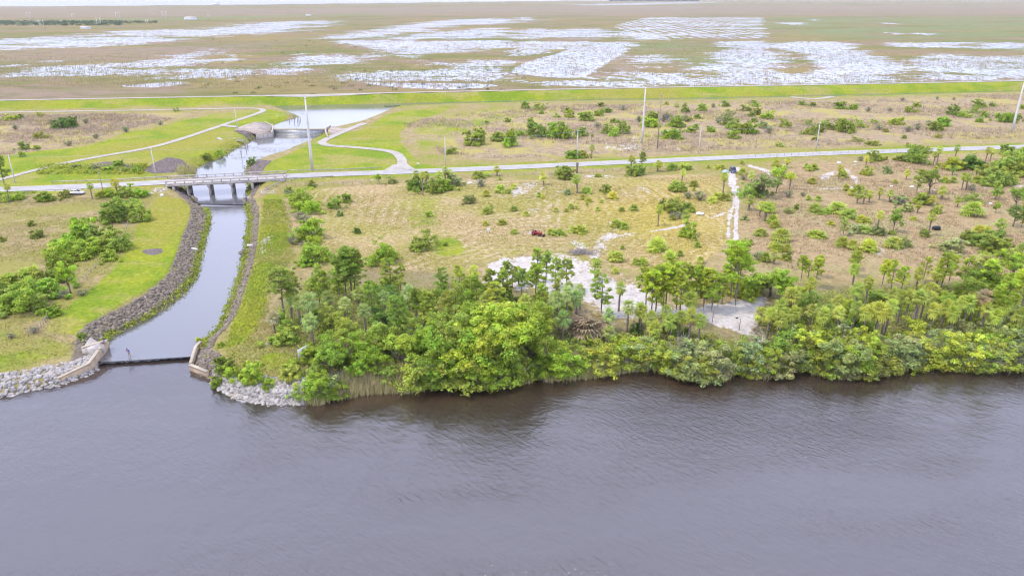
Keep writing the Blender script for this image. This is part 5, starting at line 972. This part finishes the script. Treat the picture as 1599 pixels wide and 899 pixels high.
# ------------------------------------------------------------------ poles
def top_h(x, y, ty, X, Y, Z):
    k = (CY - ty) / F; w = Y * (k * CP - SP) / (CP + k * SP); return w + H - Z
def pole(x, y, ty, label, mat, r0, r1, big=False, arm=False):
    p, z = ground_at(float(x), float(y)); h = top_h(x, y, ty, p[0], p[1], float(z)); e = tag(empty('utility_pole', (*p, float(z)), .1), label, 'utility pole', 'poles of the power lines')
    m = MB()
    if big: m.lathe([(r0, -.5), (r0 * .93, h * .3), (r0 * .8, h * .68), (r0 * .62, h * .7), (r1, h)], 12)
    else: m.lathe([(r0, -.5), ((r0 + r1) / 2, h / 2), (r1, h), (r1 * .3, h + .06)], 10)
    m.build('shaft', mat, e, True)
    m = MB(); m.lathe([(r1 * 1.25, h - .5), (r1 * 1.25, h - .35)], 8); m.build('band', M_STEEL, e)
    for k in range(3 if big else 1):
        zz = h - .8 - k * 2.4; s = 1 if k % 2 else -1; m = MB(); m.tube([(0, 0, zz), (s * (1.3 if big else .35), 0, zz + .15)], .05 if big else .03, 5); ar = m.build('bracket', M_STEEL, e)
        m = MB(); m.lathe([(.06, -.25), (.12, -.1), (.06, 0), (.12, .1), (.05, .25)], 8, (s * (1.35 if big else .36), 0, zz + .25)); m.build('insulator', M_STEEL, ar)
pole(488, 268, 152, 'tall pale concrete power pole right of the bridge', M_PALE, .5, .22, True); pole(1002.5, 224, 137, 'tall pale concrete power pole in the scrub beside a brown wooden one', M_PALE, .46, .24, True); pole(1580, 207, 128, 'tall leaning-looking pale power pole near the road at the far end', M_PALE, .5, .26, True)
pole(1026.5, 233, 147, 'tall slim brown wooden power pole in the scrub', M_WOOD, .26, .17)
pole(244, 278, 232, 'white pole by the rubble bank before the bridge', M_PALE, .2, .13); pole(24, 286, 241, 'white pole at the near end of the shell path', M_PALE, .2, .13); pole(371, 203, 168.5, 'white pole at the spillway apron', M_PALE, .2, .13); pole(696, 258, 214, 'short white pole past the loop path junction', M_PALE, .2, .13)
pole(901, 248, 203, 'white pole among low palms beyond the road', M_PALE, .2, .13); pole(1091, 239.5, 198, 'white pole beyond the road above the blue car drive', M_PALE, .2, .13); pole(1274, 235, 191, 'white pole beyond the road near the yellow scrub', M_PALE, .2, .13); pole(162, 304, 268, 'thin grey wooden pole behind the silver car', M_WOOD, .13, .09)
p, z = ground_at(901., 270.); m = MB(); m.lathe([(.34, -.3), (.3, 1.5), (.38, 2.3), (.52, 3.1), (.4, 3.6), (.1, 3.8)], 9, (*p, float(z))); tag(m.build('palm_stump', M_PBARK), 'headless grey palm stump beside the road', 'stump')
p, z = ground_at(300 + 1290 / 4. * 0 + 787., 438.); m = MB(); m.tube([(*p, float(z)), (*(p + [1.3, .2]), float(z) + 3.), (*(p + [2.6, .4]), float(z) + 5.6)], [.14, .1, .05], 6); tag(m.build('dead_trunk', M_TWIG), 'leaning bare trunk at the left end of the sand', 'dead tree')
def wire(a, b, label):
    pa, za = ground_at(float(a[0]), float(a[1])); pb, zb = ground_at(float(b[0]), float(b[1])); za = float(za) + top_h(a[0], a[1], a[2], pa[0], pa[1], float(za)) - .4; zb = float(zb) + top_h(b[0], b[1], b[2], pb[0], pb[1], float(zb)) - .4
    m = MB(); s = np.linspace(0, 1, 13)
    m.tube([(*(pa + (pb - pa) * k), za + (zb - za) * k - 4 * 1.1 * k * (1 - k)) for k in s], .03, 4); tag(m.build('power_line', M_STEEL), label, 'wire', 'wires of the power line')
SP_ = [(696, 258, 214), (901, 248, 203), (1091, 239.5, 198), (1274, 235, 191)]
wire(SP_[0], SP_[1], 'thin wire hung between the two white poles left of the stump'); wire(SP_[1], SP_[2], 'thin wire crossing the tall concrete pole beyond the road'); wire(SP_[2], SP_[3], 'thin wire hung between the last two white poles'); wire((24, 286, 241), (244, 278, 232), 'thin wire from the shell path pole to the rubble bank pole'); wire((244, 278, 232), SP_[0], 'long thin wire spanning the canal beside the bridge')
# far pylons, two poles and a crossarm each
for x, y, hp, lb in ((46, 30, 12, 'far pylon nearest the left edge below the lake'), (115, 30, 9, 'far pylon on the green strip, after the first pair'), (185, 31, 13, 'far pylon above the dark bushes, right half'), (258, 31, 14, 'far pylon right of the dark bushes'), (66, 45, 14, 'nearest far pylon in front of the dark bushes'), (155, 40, 13, 'far pylon among the dark bushes'), (230, 38, 7, 'small far pylon by the white buildings'), (327, 30, 7, 'most distant pylon by the white heap')):
    q = at(x, y, MZ); h = top_h(x, y, y - hp, q[0], q[1], MZ); e = tag(empty('pylon', (*q, MZ)), lb, 'pylon', 'far pylons in the marsh'); w = h * .24
    for s in (-1, 1): m = MB(); m.lathe([(.55, -.5), (.35, h)], 6, (s * w, 0, 0)); m.build('leg', M_PALE, e)
    m = MB(); m.box((0, 0, h * .86), (w * 3.2, .5, .6), 0, .05); m.build('crossarm', M_PALE, e)
def house(x, y, w, h, label, d=14.):
    q = at(x, y, MZ); e = tag(empty('pump_house', (*q, MZ)), label, 'building', 'far white buildings'); m = MB(); m.box((0, 0, h / 2 - .3), (w, d, h + .6)); m.build('wall', M_WHITE, e)
    m = MB(); m.add([(-w / 2 - .6, -d / 2 - .6, h), (w / 2 + .6, -d / 2 - .6, h), (w / 2 + .6, d / 2 + .6, h), (-w / 2 - .6, d / 2 + .6, h), (-w / 2 - .6, 0, h + d * .16), (w / 2 + .6, 0, h + d * .16)], [(0, 1, 5, 4), (2, 3, 4, 5), (0, 4, 3), (1, 2, 5), (3, 2, 1, 0)]); m.build('roof', M_PALE, e)
house(338, 8.6, 34, 14, 'white block building by the far lake'); house(298, 31.5, 26, 5, 'low white shed in the far marsh'); house(134, 45.5, 16, 3, 'low white shed below the dark far bushes', 8); house(482, 25, 14, 3, 'small dark-roofed far hut beyond the ponds', 8)
# bushes and woods far off: nobody could count them
def far_bushes(name, px0, px1, py0, py1, n, hm, col):
    x = rng.uniform(px0, px1, n); y = py0 + (py1 - py0) * rng.random(n); Q = at(x, y, MZ); C = []; S = []
    for q in Q: k = 40; d = unit(k) * [1.6, 1.3, .55]; C.append(np.r_[q, MZ + hm * .45] + d * hm * rng.uniform(.6, 1.3)); S.append(np.full(k, hm * .3))
    C = np.vstack(C); N = unit(len(C)); o = stuff(name, cards(C, N, np.concatenate(S)), M_LEAF); o.color = (*col, 1)
far_bushes('far_thicket', -250, 190, 33.5, 40.5, 520, 3.2, (.085, .125, .07)); far_bushes('far_thicket', 190, 245, 34, 37, 30, 3., (.09, .12, .07)); far_bushes('far_woods', 953, 1090, 1.2, 2.4, 260, 9., (.05, .08, .06)); far_bushes('far_thicket', 300, 800, 128, 150, 36, 1.1, (.13, .17, .05)); far_bushes('far_thicket', 320, 820, 60, 125, 40, 1.0, (.13, .18, .06))

# ------------------------------------------------------------------ fences
def fence(pts, label, step=3., mat=None, h=1.25):
    q = np.asarray(pts, float); p, _ = ground_at(q[:, 0], q[:, 1]); L_ = np.r_[0, np.cumsum(np.linalg.norm(np.diff(p, axis=0), axis=1))][-1]; w = dense(p, max(step, L_ / 95)); z = height(w[:, 0], w[:, 1]); r = tag(empty('wire_fence', (*w[0], z[0])), label, 'fence', 'wire fences'); o = np.r_[w[0], z[0]]; P3 = np.c_[w, z] - o
    for a in P3: m = MB(); m.lathe([(.075, -.3), (.065, h * rng.uniform(.9, 1.1))], 6, a); m.build('post', mat or M_WOOD, r)
    m = MB()
    for zz in (.35, .75, 1.1): m.tube(P3 + [0, 0, zz], .014, 3, False)
    m.build('wire', M_STEEL, r)
fence([(432, 292.5), (480, 290), (560, 287.5), (640, 285), (720, 282)], 'wire fence along the near side of the road, left half'); fence([(1168, 246), (1230, 243.5), (1290, 241), (1400, 237)], 'wire fence right of the sandy drive by the road')
fence([(212, 322), (203, 345), (190, 375), (165, 405), (135, 435), (105, 460)], 'old wire fence down the pasture beside the bright lawn'); fence([(75, 499), (62, 515), (45, 525)], 'short dark remnant of fence in the lower pasture', 1.2)
fence([(740, 278), (830, 274), (940, 268), (1040, 263)], 'wire fence along the road above the palmettos')

# ------------------------------------------------------------------ vehicles and small things
def wheel(parent, c, r, w, mr):
    m = MB(); m.lathe([(r * .55, -w / 2), (r * .9, -w / 2), (r, -w * .36), (r, w * .36), (r * .9, w / 2), (r * .55, w / 2)], 18, c, 'y'); o = m.build('wheel', M_BLACK, parent, False); m = MB(); m.lathe([(r * .2, -w * .52), (r * .56, -w * .5), (r * .56, w * .5), (r * .2, w * .52)], 12, c, 'y'); m.build('rim', mr, o)
M_GLASS = simple('dark_glass', (.03, .035, .04), .08, .1, 1., .8)
def car(name, label, px, py, rz, paint, suv, cat='car'):
    p, z = ground_at(float(px), float(py)); e = tag(empty(name, (*p, float(z) + .02), rz), label, cat); Lh, Wh = 2.25, .9
    hb = 1.05 if suv else .88; rf = 1.78 if suv else 1.42
    # body: stations along x, each a rounded section
    st = [(-Lh, .45, hb * .72, .80), (-Lh + .12, .32, hb * .96, .87), (-1.35, .28, hb, Wh), (-.2, .26, hb + .02, Wh), (.9, .28, hb, Wh), (1.65, .3, hb * .93, .88), (Lh - .12, .34, hb * .8, .82), (Lh, .45, hb * .62, .72)]
    R_ = []
    for x, zb, zt, w in st: R_.append([(x, -w * .92, zb), (x, -w, zb + .16), (x, -w, zt - .2), (x, -w * .9, zt), (x, w * .9, zt), (x, w, zt - .2), (x, w, zb + .16), (x, w * .92, zb)])
    m = MB(); m.loft(R_); b = m.build('body', paint, e)
    x0, x1 = (-2.1, .75) if suv else (-1.75, .95); r0, r1 = (-1.95, .1) if suv else (-1.0, .2)
    m = MB(); m.loft([[(x0, -Wh * .86, hb - .02), (x1, -Wh * .86, hb - .02), (x1, Wh * .86, hb - .02), (x0, Wh * .86, hb - .02)], [(r0, -Wh * .72, rf - .07), (r1, -Wh * .72, rf - .07), (r1, Wh * .72, rf - .07), (r0, Wh * .72, rf - .07)]]); m.build('windows', M_GLASS, e)
    m = MB(); m.box(((r0 + r1) / 2, 0, rf - .03), (r1 - r0 + .12, Wh * 1.5, .09), 0, .04); m.build('roof', paint, e)
    for s in (-1, 1):
        m = MB(); m.box((Lh - .02, s * .62, hb * .62), (.1, .3, .16), 0, .03); m.build('headlight', M_WHITE, e); m = MB(); m.box((-Lh + .02, s * .66, hb * .66), (.1, .2, .2), 0, .03); m.build('taillight', M_RED, e)
        m = MB(); m.tube([(x1 - .02, s * Wh * .86, hb), (r1 + .02, s * Wh * .73, rf - .05)], .045, 5); m.build('pillar', paint, e)
        for x in (-1.4, 1.4): wheel(e, (x, s * (Wh - .08), .34), .36 if suv else .33, .22, M_STEEL)
    m = MB(); m.box((Lh + .01, 0, hb * .5), (.06, 1.0, .2), 0, .02); m.build('grille', M_BLACK, e); m = MB(); m.box((Lh + .04, 0, .38), (.14, 1.5, .16), 0, .04); m.build('bumper', M_STEEL, e)
M_RED = simple('red_paint', (.34, .025, .025), .4, .12, 2., .5); M_SILVER = simple('silver_paint', (.55, .56, .58), .3, .05, 1., .5, .5); M_NAVY = simple('navy_paint', (.03, .04, .10), .3, .1, 1., .6); M_SKY = simple('pale_blue_sheet', (.35, .50, .68), .6, .15, 2.)
car('parked_car', 'silver car parked on the sandy lane below the road', 120, 303.5, math.radians(4), M_SILVER, False); car('parked_car', 'dark blue car facing down the sandy drive', 1144.5, 269, math.radians(-92), M_NAVY, True)
# a small covered trailer beside the blue car
p, z = ground_at(1133., 269.5); e = tag(empty('covered_load', (*p, float(z)), .3), 'low pale blue covered load left of the dark blue car', 'covered load'); m = MB(); R_ = []
for x, w, h in ((-1.0, .5, .35), (-.8, .75, .75), (-.2, .82, 1.0), (.4, .78, .85), (.9, .6, .6), (1.05, .35, .3)): R_.append([(x, -w, 0), (x, -w * .95, h * .6), (x, -w * .4, h), (x, w * .45, h * .96), (x, w * .95, h * .55), (x, w, 0)])
m.loft(R_); m.build('sheet', M_SKY, e); m = MB(); m.box((0, 0, .06), (2.3, 1.75, .08), 0, .02); m.build('base', M_WOOD, e)
# the red tractor
p, z = ground_at(838., 367.5); e = tag(empty('tractor', (*p, float(z) + .02), math.radians(-28)), 'small red tractor standing in the mown field', 'tractor'); e.scale = (.85, .85, .85)
m = MB(); R_ = [[(x, -w, zb), (x, -w, zt - .1), (x, -w * .7, zt), (x, w * .7, zt), (x, w, zt - .1), (x, w, zb)] for x, w, zb, zt in ((.0, .34, .55, 1.25), (.3, .36, .5, 1.32), (1.2, .34, .5, 1.22), (1.5, .28, .55, 1.05))]; m.loft(R_); m.build('bonnet', M_RED, e)
m = MB(); m.box((-.55, 0, .72), (1.3, .5, .45), 0, .06); m.build('chassis', M_BLACK, e)
for s in (-1, 1):
    wheel(e, (-.75, s * .68, .62), .62, .38, M_RED); wheel(e, (1.15, s * .6, .38), .38, .24, M_RED); m = MB(); a = np.linspace(.1, 2.7, 9); m.loft([[(-.75 + math.cos(t_) * .7, s * .68 - .24, .62 + math.sin(t_) * .7), (-.75 + math.cos(t_) * .7, s * .68 + .24, .62 + math.sin(t_) * .7), (-.75 + math.cos(t_) * .75, s * .68 + .24, .62 + math.sin(t_) * .75), (-.75 + math.cos(t_) * .75, s * .68 - .24, .62 + math.sin(t_) * .75)] for t_ in a]); m.build('mudguard', M_RED, e)
    m = MB(); m.tube([(.2, s * .46, 1.0), (1.5, s * .46, .9), (2.25, s * .46, .3)], .07, 6); m.build('loader_arm', M_RED, e)
m = MB(); m.box((-.75, 0, 1.02), (.5, .5, .12), 0, .04); m.box((-1.0, 0, 1.3), (.12, .5, .5), 0, .04); m.build('seat', M_BLACK, e); m = MB(); m.tube([(-1.25, -.5, .9), (-1.25, -.5, 2.05), (-1.25, .5, 2.05), (-1.25, .5, .9)], .045, 6); m.build('roll_bar', M_BLACK, e)
m = MB(); m.tube([(-.05, 0, 1.2), (-.3, 0, 1.5)], .03, 5); m.lathe([(.2, 0), (.2, .04)], 12, (-.32, 0, 1.5)); m.build('steering_wheel', M_BLACK, e); m = MB(); m.loft([[(2.2, y, .1), (2.2, y, .65), (2.3, y, .65), (2.62, y, .14), (2.62, y, .08)] for y in (-.75, .75)]); m.build('bucket', M_BLACK, e); m = MB(); m.tube([(.9, .15, 1.2), (.9, .15, 1.75)], .04, 6); m.build('exhaust', M_BLACK, e)
# the sign on the bank
def board(px, py, rz, w, h, z0, label, name='sign_board'):
    p, z = ground_at(float(px), float(py)); e = tag(empty(name, (*p, float(z)), rz), label, 'sign'); m = MB(); m.box((0, 0, z0 + h / 2), (w, .06, h), 0, .015); m.build('panel', M_WHITE, e)
    for s in (-1, 1): m = MB(); m.box((s * w * .36, .085, (z0 + h * .9) / 2 - .15), (.1, .1, z0 + h * .9 + .3), 0, .01); m.build('post', M_WOOD, e)
board(474.5, 563, math.radians(62), 2.3, 1.5, 1.0, 'white square sign board at the edge of the wood'); board(763, 364, math.radians(15), .7, .8, .5, 'small white board on posts left of the red tractor'); board(653, 260, 0, .8, .5, .8, 'small white board by the loop path junction'); board(1183, 438, math.radians(20), .3, .3, .4, 'tiny dark marker hidden among the thin pines') if 0 else None
for px, py, rz, lb in ((391, 384.5, .2, 'white board on the right rocky bank of the canal'), (304, 391, -.1, 'white board on the left rocky bank of the canal')):
    p, z = ground_at(float(px), float(py)); m = MB(); m.box((*p, float(z) + .4), (1.5, .35, .5), rz, .05, .1); tag(m.build('white_block', M_WHITE), lb, 'block')
# lumps lying in the fields
def lump(name, px, py, s, n, mat, label, cat, sx=1.3):
    p, z = ground_at(float(px), float(py)); m = MB(); e = tag(empty(name, (*p, float(z))), label, cat) if False else None
    for k in range(n): q = rng.normal(0, s * .45, 2) * [sx, 1] if n > 1 else (0, 0); m.add(ICO_V * (s * rng.uniform(.45, .8) * np.array([1.25, .9, .62])) * (1 + rng.normal(0, .14, (12, 1))) + [p[0] + q[0], p[1] + q[1], float(z) + s * .25], ICO_F)
    return tag(m.build(name, mat), label, cat)
lump('debris_heap', 1091, 335, .95, 7, M_WHITE, 'heap of white debris beside the shrub clump in the field', 'debris', 1.7); p, z = ground_at(908., 395.); m = MB()
for k in range(150):
    q = np.r_[rng.normal(0, 1.5), rng.normal(0, .9), 0]; q[2] = abs(rng.normal(0, .35)) * max(0, 1.3 - np.hypot(q[0] / 2.4, q[1] / 1.6)) + .1; d = unit(1)[0] * [1, 1, .3] * rng.uniform(.5, 1.3); m.tube([np.r_[p, float(z)] + q - d, np.r_[p, float(z)] + q + d + [0, 0, .12], np.r_[p, float(z)] + q + d * 1.5], [.05, .04, .015], 4)
tag(m.build('brush_pile', M_TWIG), 'grey brush pile of branches at the top of the sand clearing', 'brush pile')
M_BLK = simple('black_plastic', (.02, .022, .03), .5, .2, 2.)
p, z = ground_at(1461.5, 359.); m = MB(); m.lathe([(.05, -.95), (.5, -.9), (.62, -.5), (.62, .5), (.5, .9), (.05, .95)], 12, (*p, float(z) + .5), 'x'); tag(m.build('black_drum', M_BLK), 'small black rounded object lying in the brown field', 'drum')
for px, py, lb in ((1310, 255, 'white lump by the road, first of the row in the brown field'), (1336, 254, 'white lump by the road, second of the row in the brown field'), (1392, 292, 'white lump on the thin sand track'), (1424, 293, 'pale lump on the thin track by the big pine'), (1546, 319, 'white lump in the gap of the corner thicket')): lump('white_lump', px, py, .9, 1, M_WHITE, lb, 'lump')
lump('dark_marker', 1151, 497, .3, 1, M_BLK, 'small dark thing lying on the white sandy hollow', 'small object') 
for px, py, lb in ((1112, 503, 'bare thin sapling at the left of the sandy hollow'), (1154, 515, 'bare thin sapling at the front of the sandy hollow'), (1177, 519, 'bare thin sapling at the right of the sandy hollow')):
    p, z = ground_at(float(px), float(py)); m = MB(); z = float(z); m.tube([(*p, z - .1), (p[0] + .05, p[1], z + 1.2), (p[0] + .1, p[1], z + 2.4)], [.07, .05, .02], 5)
    for k in range(7): a = rng.uniform(0, 6.283); zz = z + rng.uniform(.9, 2.2); m.tube([(p[0] + .05, p[1], zz), (p[0] + .5 * math.cos(a), p[1] + .5 * math.sin(a), zz + .35)], [.03, .01], 4)
    tag(m.build('bare_sapling', M_BARK), lb, 'sapling', 'bare saplings on the sand')

# ------------------------------------------------------------------ people
def person(label, loc, rz, pose, shirt, shorts, hair):
    J = pose; e = tag(empty('person', loc, rz), label, 'person'); skin = simple('skin', (.45, .28, .20), .6, .08, 4.)
    E = [('pel', 'chest'), ('chest', 'neck'), ('neck', 'head'), ('head', 'crown')] + [x for s in 'lr' for x in (('chest', 'sho' + s), ('sho' + s, 'elb' + s), ('elb' + s, 'wri' + s), ('wri' + s, 'han' + s), ('pel', 'hip' + s), ('hip' + s, 'kne' + s), ('kne' + s, 'ank' + s), ('ank' + s, 'toe' + s))]
    RAD = dict(pel=.13, chest=.145, neck=.055, head=.095, crown=.085, sho=.06, elb=.045, wri=.033, han=.04, hip=.09, kne=.06, ank=.042, toe=.035)
    def skinned(name, keys, edges, add, mat, par, sub=2):
        me = bpy.data.meshes.new(name); ix = {k: i for i, k in enumerate(keys)}; me.from_pydata([J[k] for k in keys], [(ix[a], ix[b]) for a, b in edges if a in ix and b in ix], []); o = bpy.data.objects.new(name, me); COL.objects.link(o); o.parent = par
        o.modifiers.new('skin', 'SKIN'); 
        for i, k in enumerate(keys): r = RAD.get(k, RAD.get(k[:-1])) + add; me.skin_vertices[0].data[i].radius = (r, r); me.skin_vertices[0].data[i].use_root = i == 0
        o.modifiers.new('sub', 'SUBSURF').levels = sub; o.modifiers['sub'].render_levels = sub; me.materials.append(mat); return o
    keys = list(dict.fromkeys(k for ed in E for k in ed)); skinned('body', keys, E, 0, skin, e)
    skinned('shirt', ['chest', 'pel', 'shol', 'shor', 'elbl', 'elbr'], [('pel', 'chest'), ('chest', 'shol'), ('chest', 'shor'), ('shol', 'elbl'), ('shor', 'elbr')], .022, shirt, e); skinned('trousers', ['pel', 'hipl', 'hipr', 'knel', 'kner'], [('pel', 'hipl'), ('pel', 'hipr'), ('hipl', 'knel'), ('hipr', 'kner')], .02, shorts, e)
    h = Vector(J['crown']); m = MB(); m.add(ICO_V * .12 + np.array(h) + [0, .01, .0], ICO_F); m.build('hair', hair, e)
    hd = np.array(J['head']); m = MB(); m.add(ICO_V * [.02, .035, .025] + hd + [0, -.1, .0], ICO_F); m.build('nose', skin, e)
    for s in (-1, 1):
        m = MB(); m.add(ICO_V * .016 + hd + [s * .035, -.092, .035], ICO_F); m.build('eye', M_BLACK, e); m = MB(); m.add(ICO_V * [.018, .03, .04] + hd + [s * .1, 0, .01], ICO_F); m.build('ear', skin, e)
        w_ = np.array(J['han' + 'lr'[(s + 1) // 2]]); m = MB(); d = w_ - np.array(J['wri' + 'lr'[(s + 1) // 2]]); d = d / np.linalg.norm(d); sd = np.cross(d, [0, 0, 1.]); sd = sd / (np.linalg.norm(sd) + 1e-6)
        for k in range(4): b = w_ + sd * (-.03 + .02 * k); m.tube([b, b + d * .045 + [0, 0, -.01], b + d * (.07 + .012 * (k in (1, 2))) + [0, 0, -.035]], [.011, .010, .008], 5)
        m.tube([w_ - sd * .035, w_ - sd * .06 + d * .03], [.013, .01], 5); m.build('fingers', skin, e)
    return e
STAND = dict(pel=(0, 0, .95), chest=(0, -.12, 1.32), neck=(0, -.2, 1.5), head=(0, -.26, 1.62), crown=(0, -.27, 1.72), shol=(-.19, -.12, 1.40), elbl=(-.32, -.3, 1.2), wril=(-.22, -.52, 1.12), hanl=(-.18, -.6, 1.1), shor=(.19, -.12, 1.40), elbr=(.3, -.3, 1.18), wrir=(.16, -.5, 1.12), hanr=(.13, -.58, 1.1), hipl=(-.1, 0, .9), knel=(-.16, -.08, .5), ankl=(-.2, .02, .07), toel=(-.21, -.14, .03), hipr=(.1, 0, .9), kner=(.13, -.02, .5), ankr=(.16, .1, .07), toer=(.17, -.06, .03))
SIT = dict(pel=(0, 0, .14), chest=(0, -.06, .5), neck=(0, -.1, .68), head=(0, -.14, .8), crown=(0, -.14, .9), shol=(-.19, -.06, .58), elbl=(-.3, -.2, .36), wril=(-.2, -.38, .3), hanl=(-.15, -.45, .3), shor=(.19, -.06, .58), elbr=(.3, -.2, .36), wrir=(.2, -.38, .3), hanr=(.15, -.45, .3), hipl=(-.1, -.02, .13), knel=(-.16, -.45, .16), ankl=(-.15, -.5, -.26), toel=(-.15, -.64, -.3), hipr=(.1, -.02, .13), kner=(.16, -.45, .16), ankr=(.15, -.5, -.26), toer=(.15, -.64, -.3))
M_BLUE = simple('blue_shirt', (.03, .05, .42), .8, .1, 5.); M_KHAKI = simple('khaki_shorts', (.42, .34, .24), .85, .1, 5.); M_GBL = simple('grey_blue_shirt', (.28, .30, .45), .8, .12, 5.); M_DKT = simple('dark_trousers', (.06, .06, .09), .8, .1, 5.); M_HAIR = simple('dark_hair', (.03, .02, .015), .6, .2, 9.)
wq = at(196.5, 565, .56); k_ = (wq - A0) @ wd; wq = A0 + wd * k_ + wn * .3
person('person in a blue shirt and pale shorts standing on the weir', (*wq, .53), math.radians(-15), STAND, M_BLUE, M_KHAKI, M_HAIR)
sq = A0 + wn * 2.6 - wd * .18; person('person in grey-blue sitting on the concrete wall left of the weir', (*sq, 2.36), math.radians(80), SIT, M_GBL, M_DKT, M_HAIR)

# ------------------------------------------------------------------ air, light, camera
HAZE = 0.00005
if HAZE:
    m = MB(); m.add([(x, y, z) for z in (-4, 66) for y in (-900, 40000) for x in (-60000, 60000)], [(0, 2, 3, 1), (4, 5, 7, 6), (0, 1, 5, 4), (2, 6, 7, 3), (0, 4, 6, 2), (1, 3, 7, 5)])
    t = NT('air'); v = t.new('ShaderNodeVolumePrincipled'); v.inputs['Color'].default_value = (.93, .95, .99, 1); v.inputs['Density'].default_value = HAZE; v.inputs['Anisotropy'].default_value = .2; t.t.links.new(v.outputs[0], t.out.inputs['Volume']); tag(m.build('haze', t.m), kind='stuff')

SUN_EL, SUN_AZ = math.radians(60), math.radians(262)      # the sun stands behind the camera's left shoulder, veiled by cloud
w = bpy.data.worlds.new('World'); sc.world = w; w.use_nodes = True; nt = w.node_tree; nt.nodes.clear()
def wn_(k, **kw):
    n = nt.nodes.new(k)
    for a, b in kw.items(): setattr(n, a, b)
    return n
sky = wn_('ShaderNodeTexSky', sky_type='NISHITA', sun_disc=False, sun_elevation=SUN_EL, sun_rotation=SUN_AZ, air_density=1.0, dust_density=1.5, ozone_density=1.0)
tc = wn_('ShaderNodeTexCoord'); sep = wn_('ShaderNodeSeparateXYZ'); nt.links.new(tc.outputs['Generated'], sep.inputs[0])
mz = wn_('ShaderNodeMath', operation='ADD'); nt.links.new(sep.outputs[2], mz.inputs[0]); mz.inputs[1].default_value = .22
dv = wn_('ShaderNodeVectorMath', operation='DIVIDE'); cb = wn_('ShaderNodeCombineXYZ')
for i in range(3): nt.links.new(mz.outputs[0], cb.inputs[i])
nt.links.new(tc.outputs['Generated'], dv.inputs[0]); nt.links.new(cb.outputs[0], dv.inputs[1])
nz = wn_('ShaderNodeTexNoise'); nz.inputs['Scale'].default_value = 1.5; nz.inputs['Detail'].default_value = 7; nz.inputs['Roughness'].default_value = .6; nt.links.new(dv.outputs[0], nz.inputs['Vector'])
mr = wn_('ShaderNodeMapRange', interpolation_type='SMOOTHSTEP'); mr.inputs['From Min'].default_value = .30; mr.inputs['From Max'].default_value = .52; mr.inputs['To Min'].default_value = .62; nt.links.new(nz.outputs['Fac'], mr.inputs['Value'])
nz2 = wn_('ShaderNodeTexNoise'); nz2.inputs['Scale'].default_value = 2.6; nz2.inputs['Detail'].default_value = 6; nt.links.new(dv.outputs[0], nz2.inputs['Vector'])
cl = wn_('ShaderNodeMix', data_type='RGBA'); nt.links.new(nz2.outputs['Fac'], cl.inputs[0]); cl.inputs[6].default_value = (5.4, 6.0, 9.1, 1); cl.inputs[7].default_value = (10.7, 11.3, 14.5, 1)
mx = wn_('ShaderNodeMix', data_type='RGBA'); nt.links.new(mr.outputs[0], mx.inputs[0]); nt.links.new(sky.outputs[0], mx.inputs[6]); nt.links.new(cl.outputs[2], mx.inputs[7])
bg = wn_('ShaderNodeBackground'); nt.links.new(mx.outputs[2], bg.inputs['Color']); bg.inputs['Strength'].default_value = .1
nt.links.new(bg.outputs[0], wn_('ShaderNodeOutputWorld').inputs['Surface'])
sl = bpy.data.lights.new('sun', 'SUN'); sl.energy = 1.5; sl.angle = math.radians(10); sl.color = (1, .91, .77); so = bpy.data.objects.new('sun', sl); COL.objects.link(so)
sd = Vector((math.sin(SUN_AZ) * math.cos(SUN_EL), math.cos(SUN_AZ) * math.cos(SUN_EL), math.sin(SUN_EL))); so.rotation_euler = (-sd).to_track_quat('-Z', 'Y').to_euler(); so.location = (0, 0, 100)
cam = bpy.data.cameras.new('camera'); co = bpy.data.objects.new('camera', cam); COL.objects.link(co); co.location = (0, 0, H); co.rotation_euler = (math.pi / 2 - PITCH, 0, 0); cam.sensor_width = 36; cam.lens = 36 * F / 1599; cam.clip_end = 90000; cam.clip_start = .5; sc.camera = co
sc.view_settings.view_transform = 'Standard'; sc.view_settings.look = 'None'; sc.view_settings.exposure = 1.0; sc.view_settings.gamma = 1; sc.view_settings.use_curve_mapping = False
sc.render.engine = 'CYCLES'; sc.cycles.use_denoising = True; sc.cycles.denoiser = 'OPENIMAGEDENOISE'; sc.cycles.denoising_input_passes = 'RGB_ALBEDO_NORMAL'; sc.cycles.denoising_prefilter = 'ACCURATE'; sc.cycles.use_adaptive_sampling = False; sc.cycles.filter_width = 1.2; sc.cycles.max_bounces = 8; sc.cycles.diffuse_bounces = 5; sc.cycles.glossy_bounces = 3; sc.cycles.transmission_bounces = 5; sc.cycles.volume_bounces = 0; sc.cycles.transparent_max_bounces = 8; sc.cycles.caustics_reflective = False; sc.cycles.caustics_refractive = False
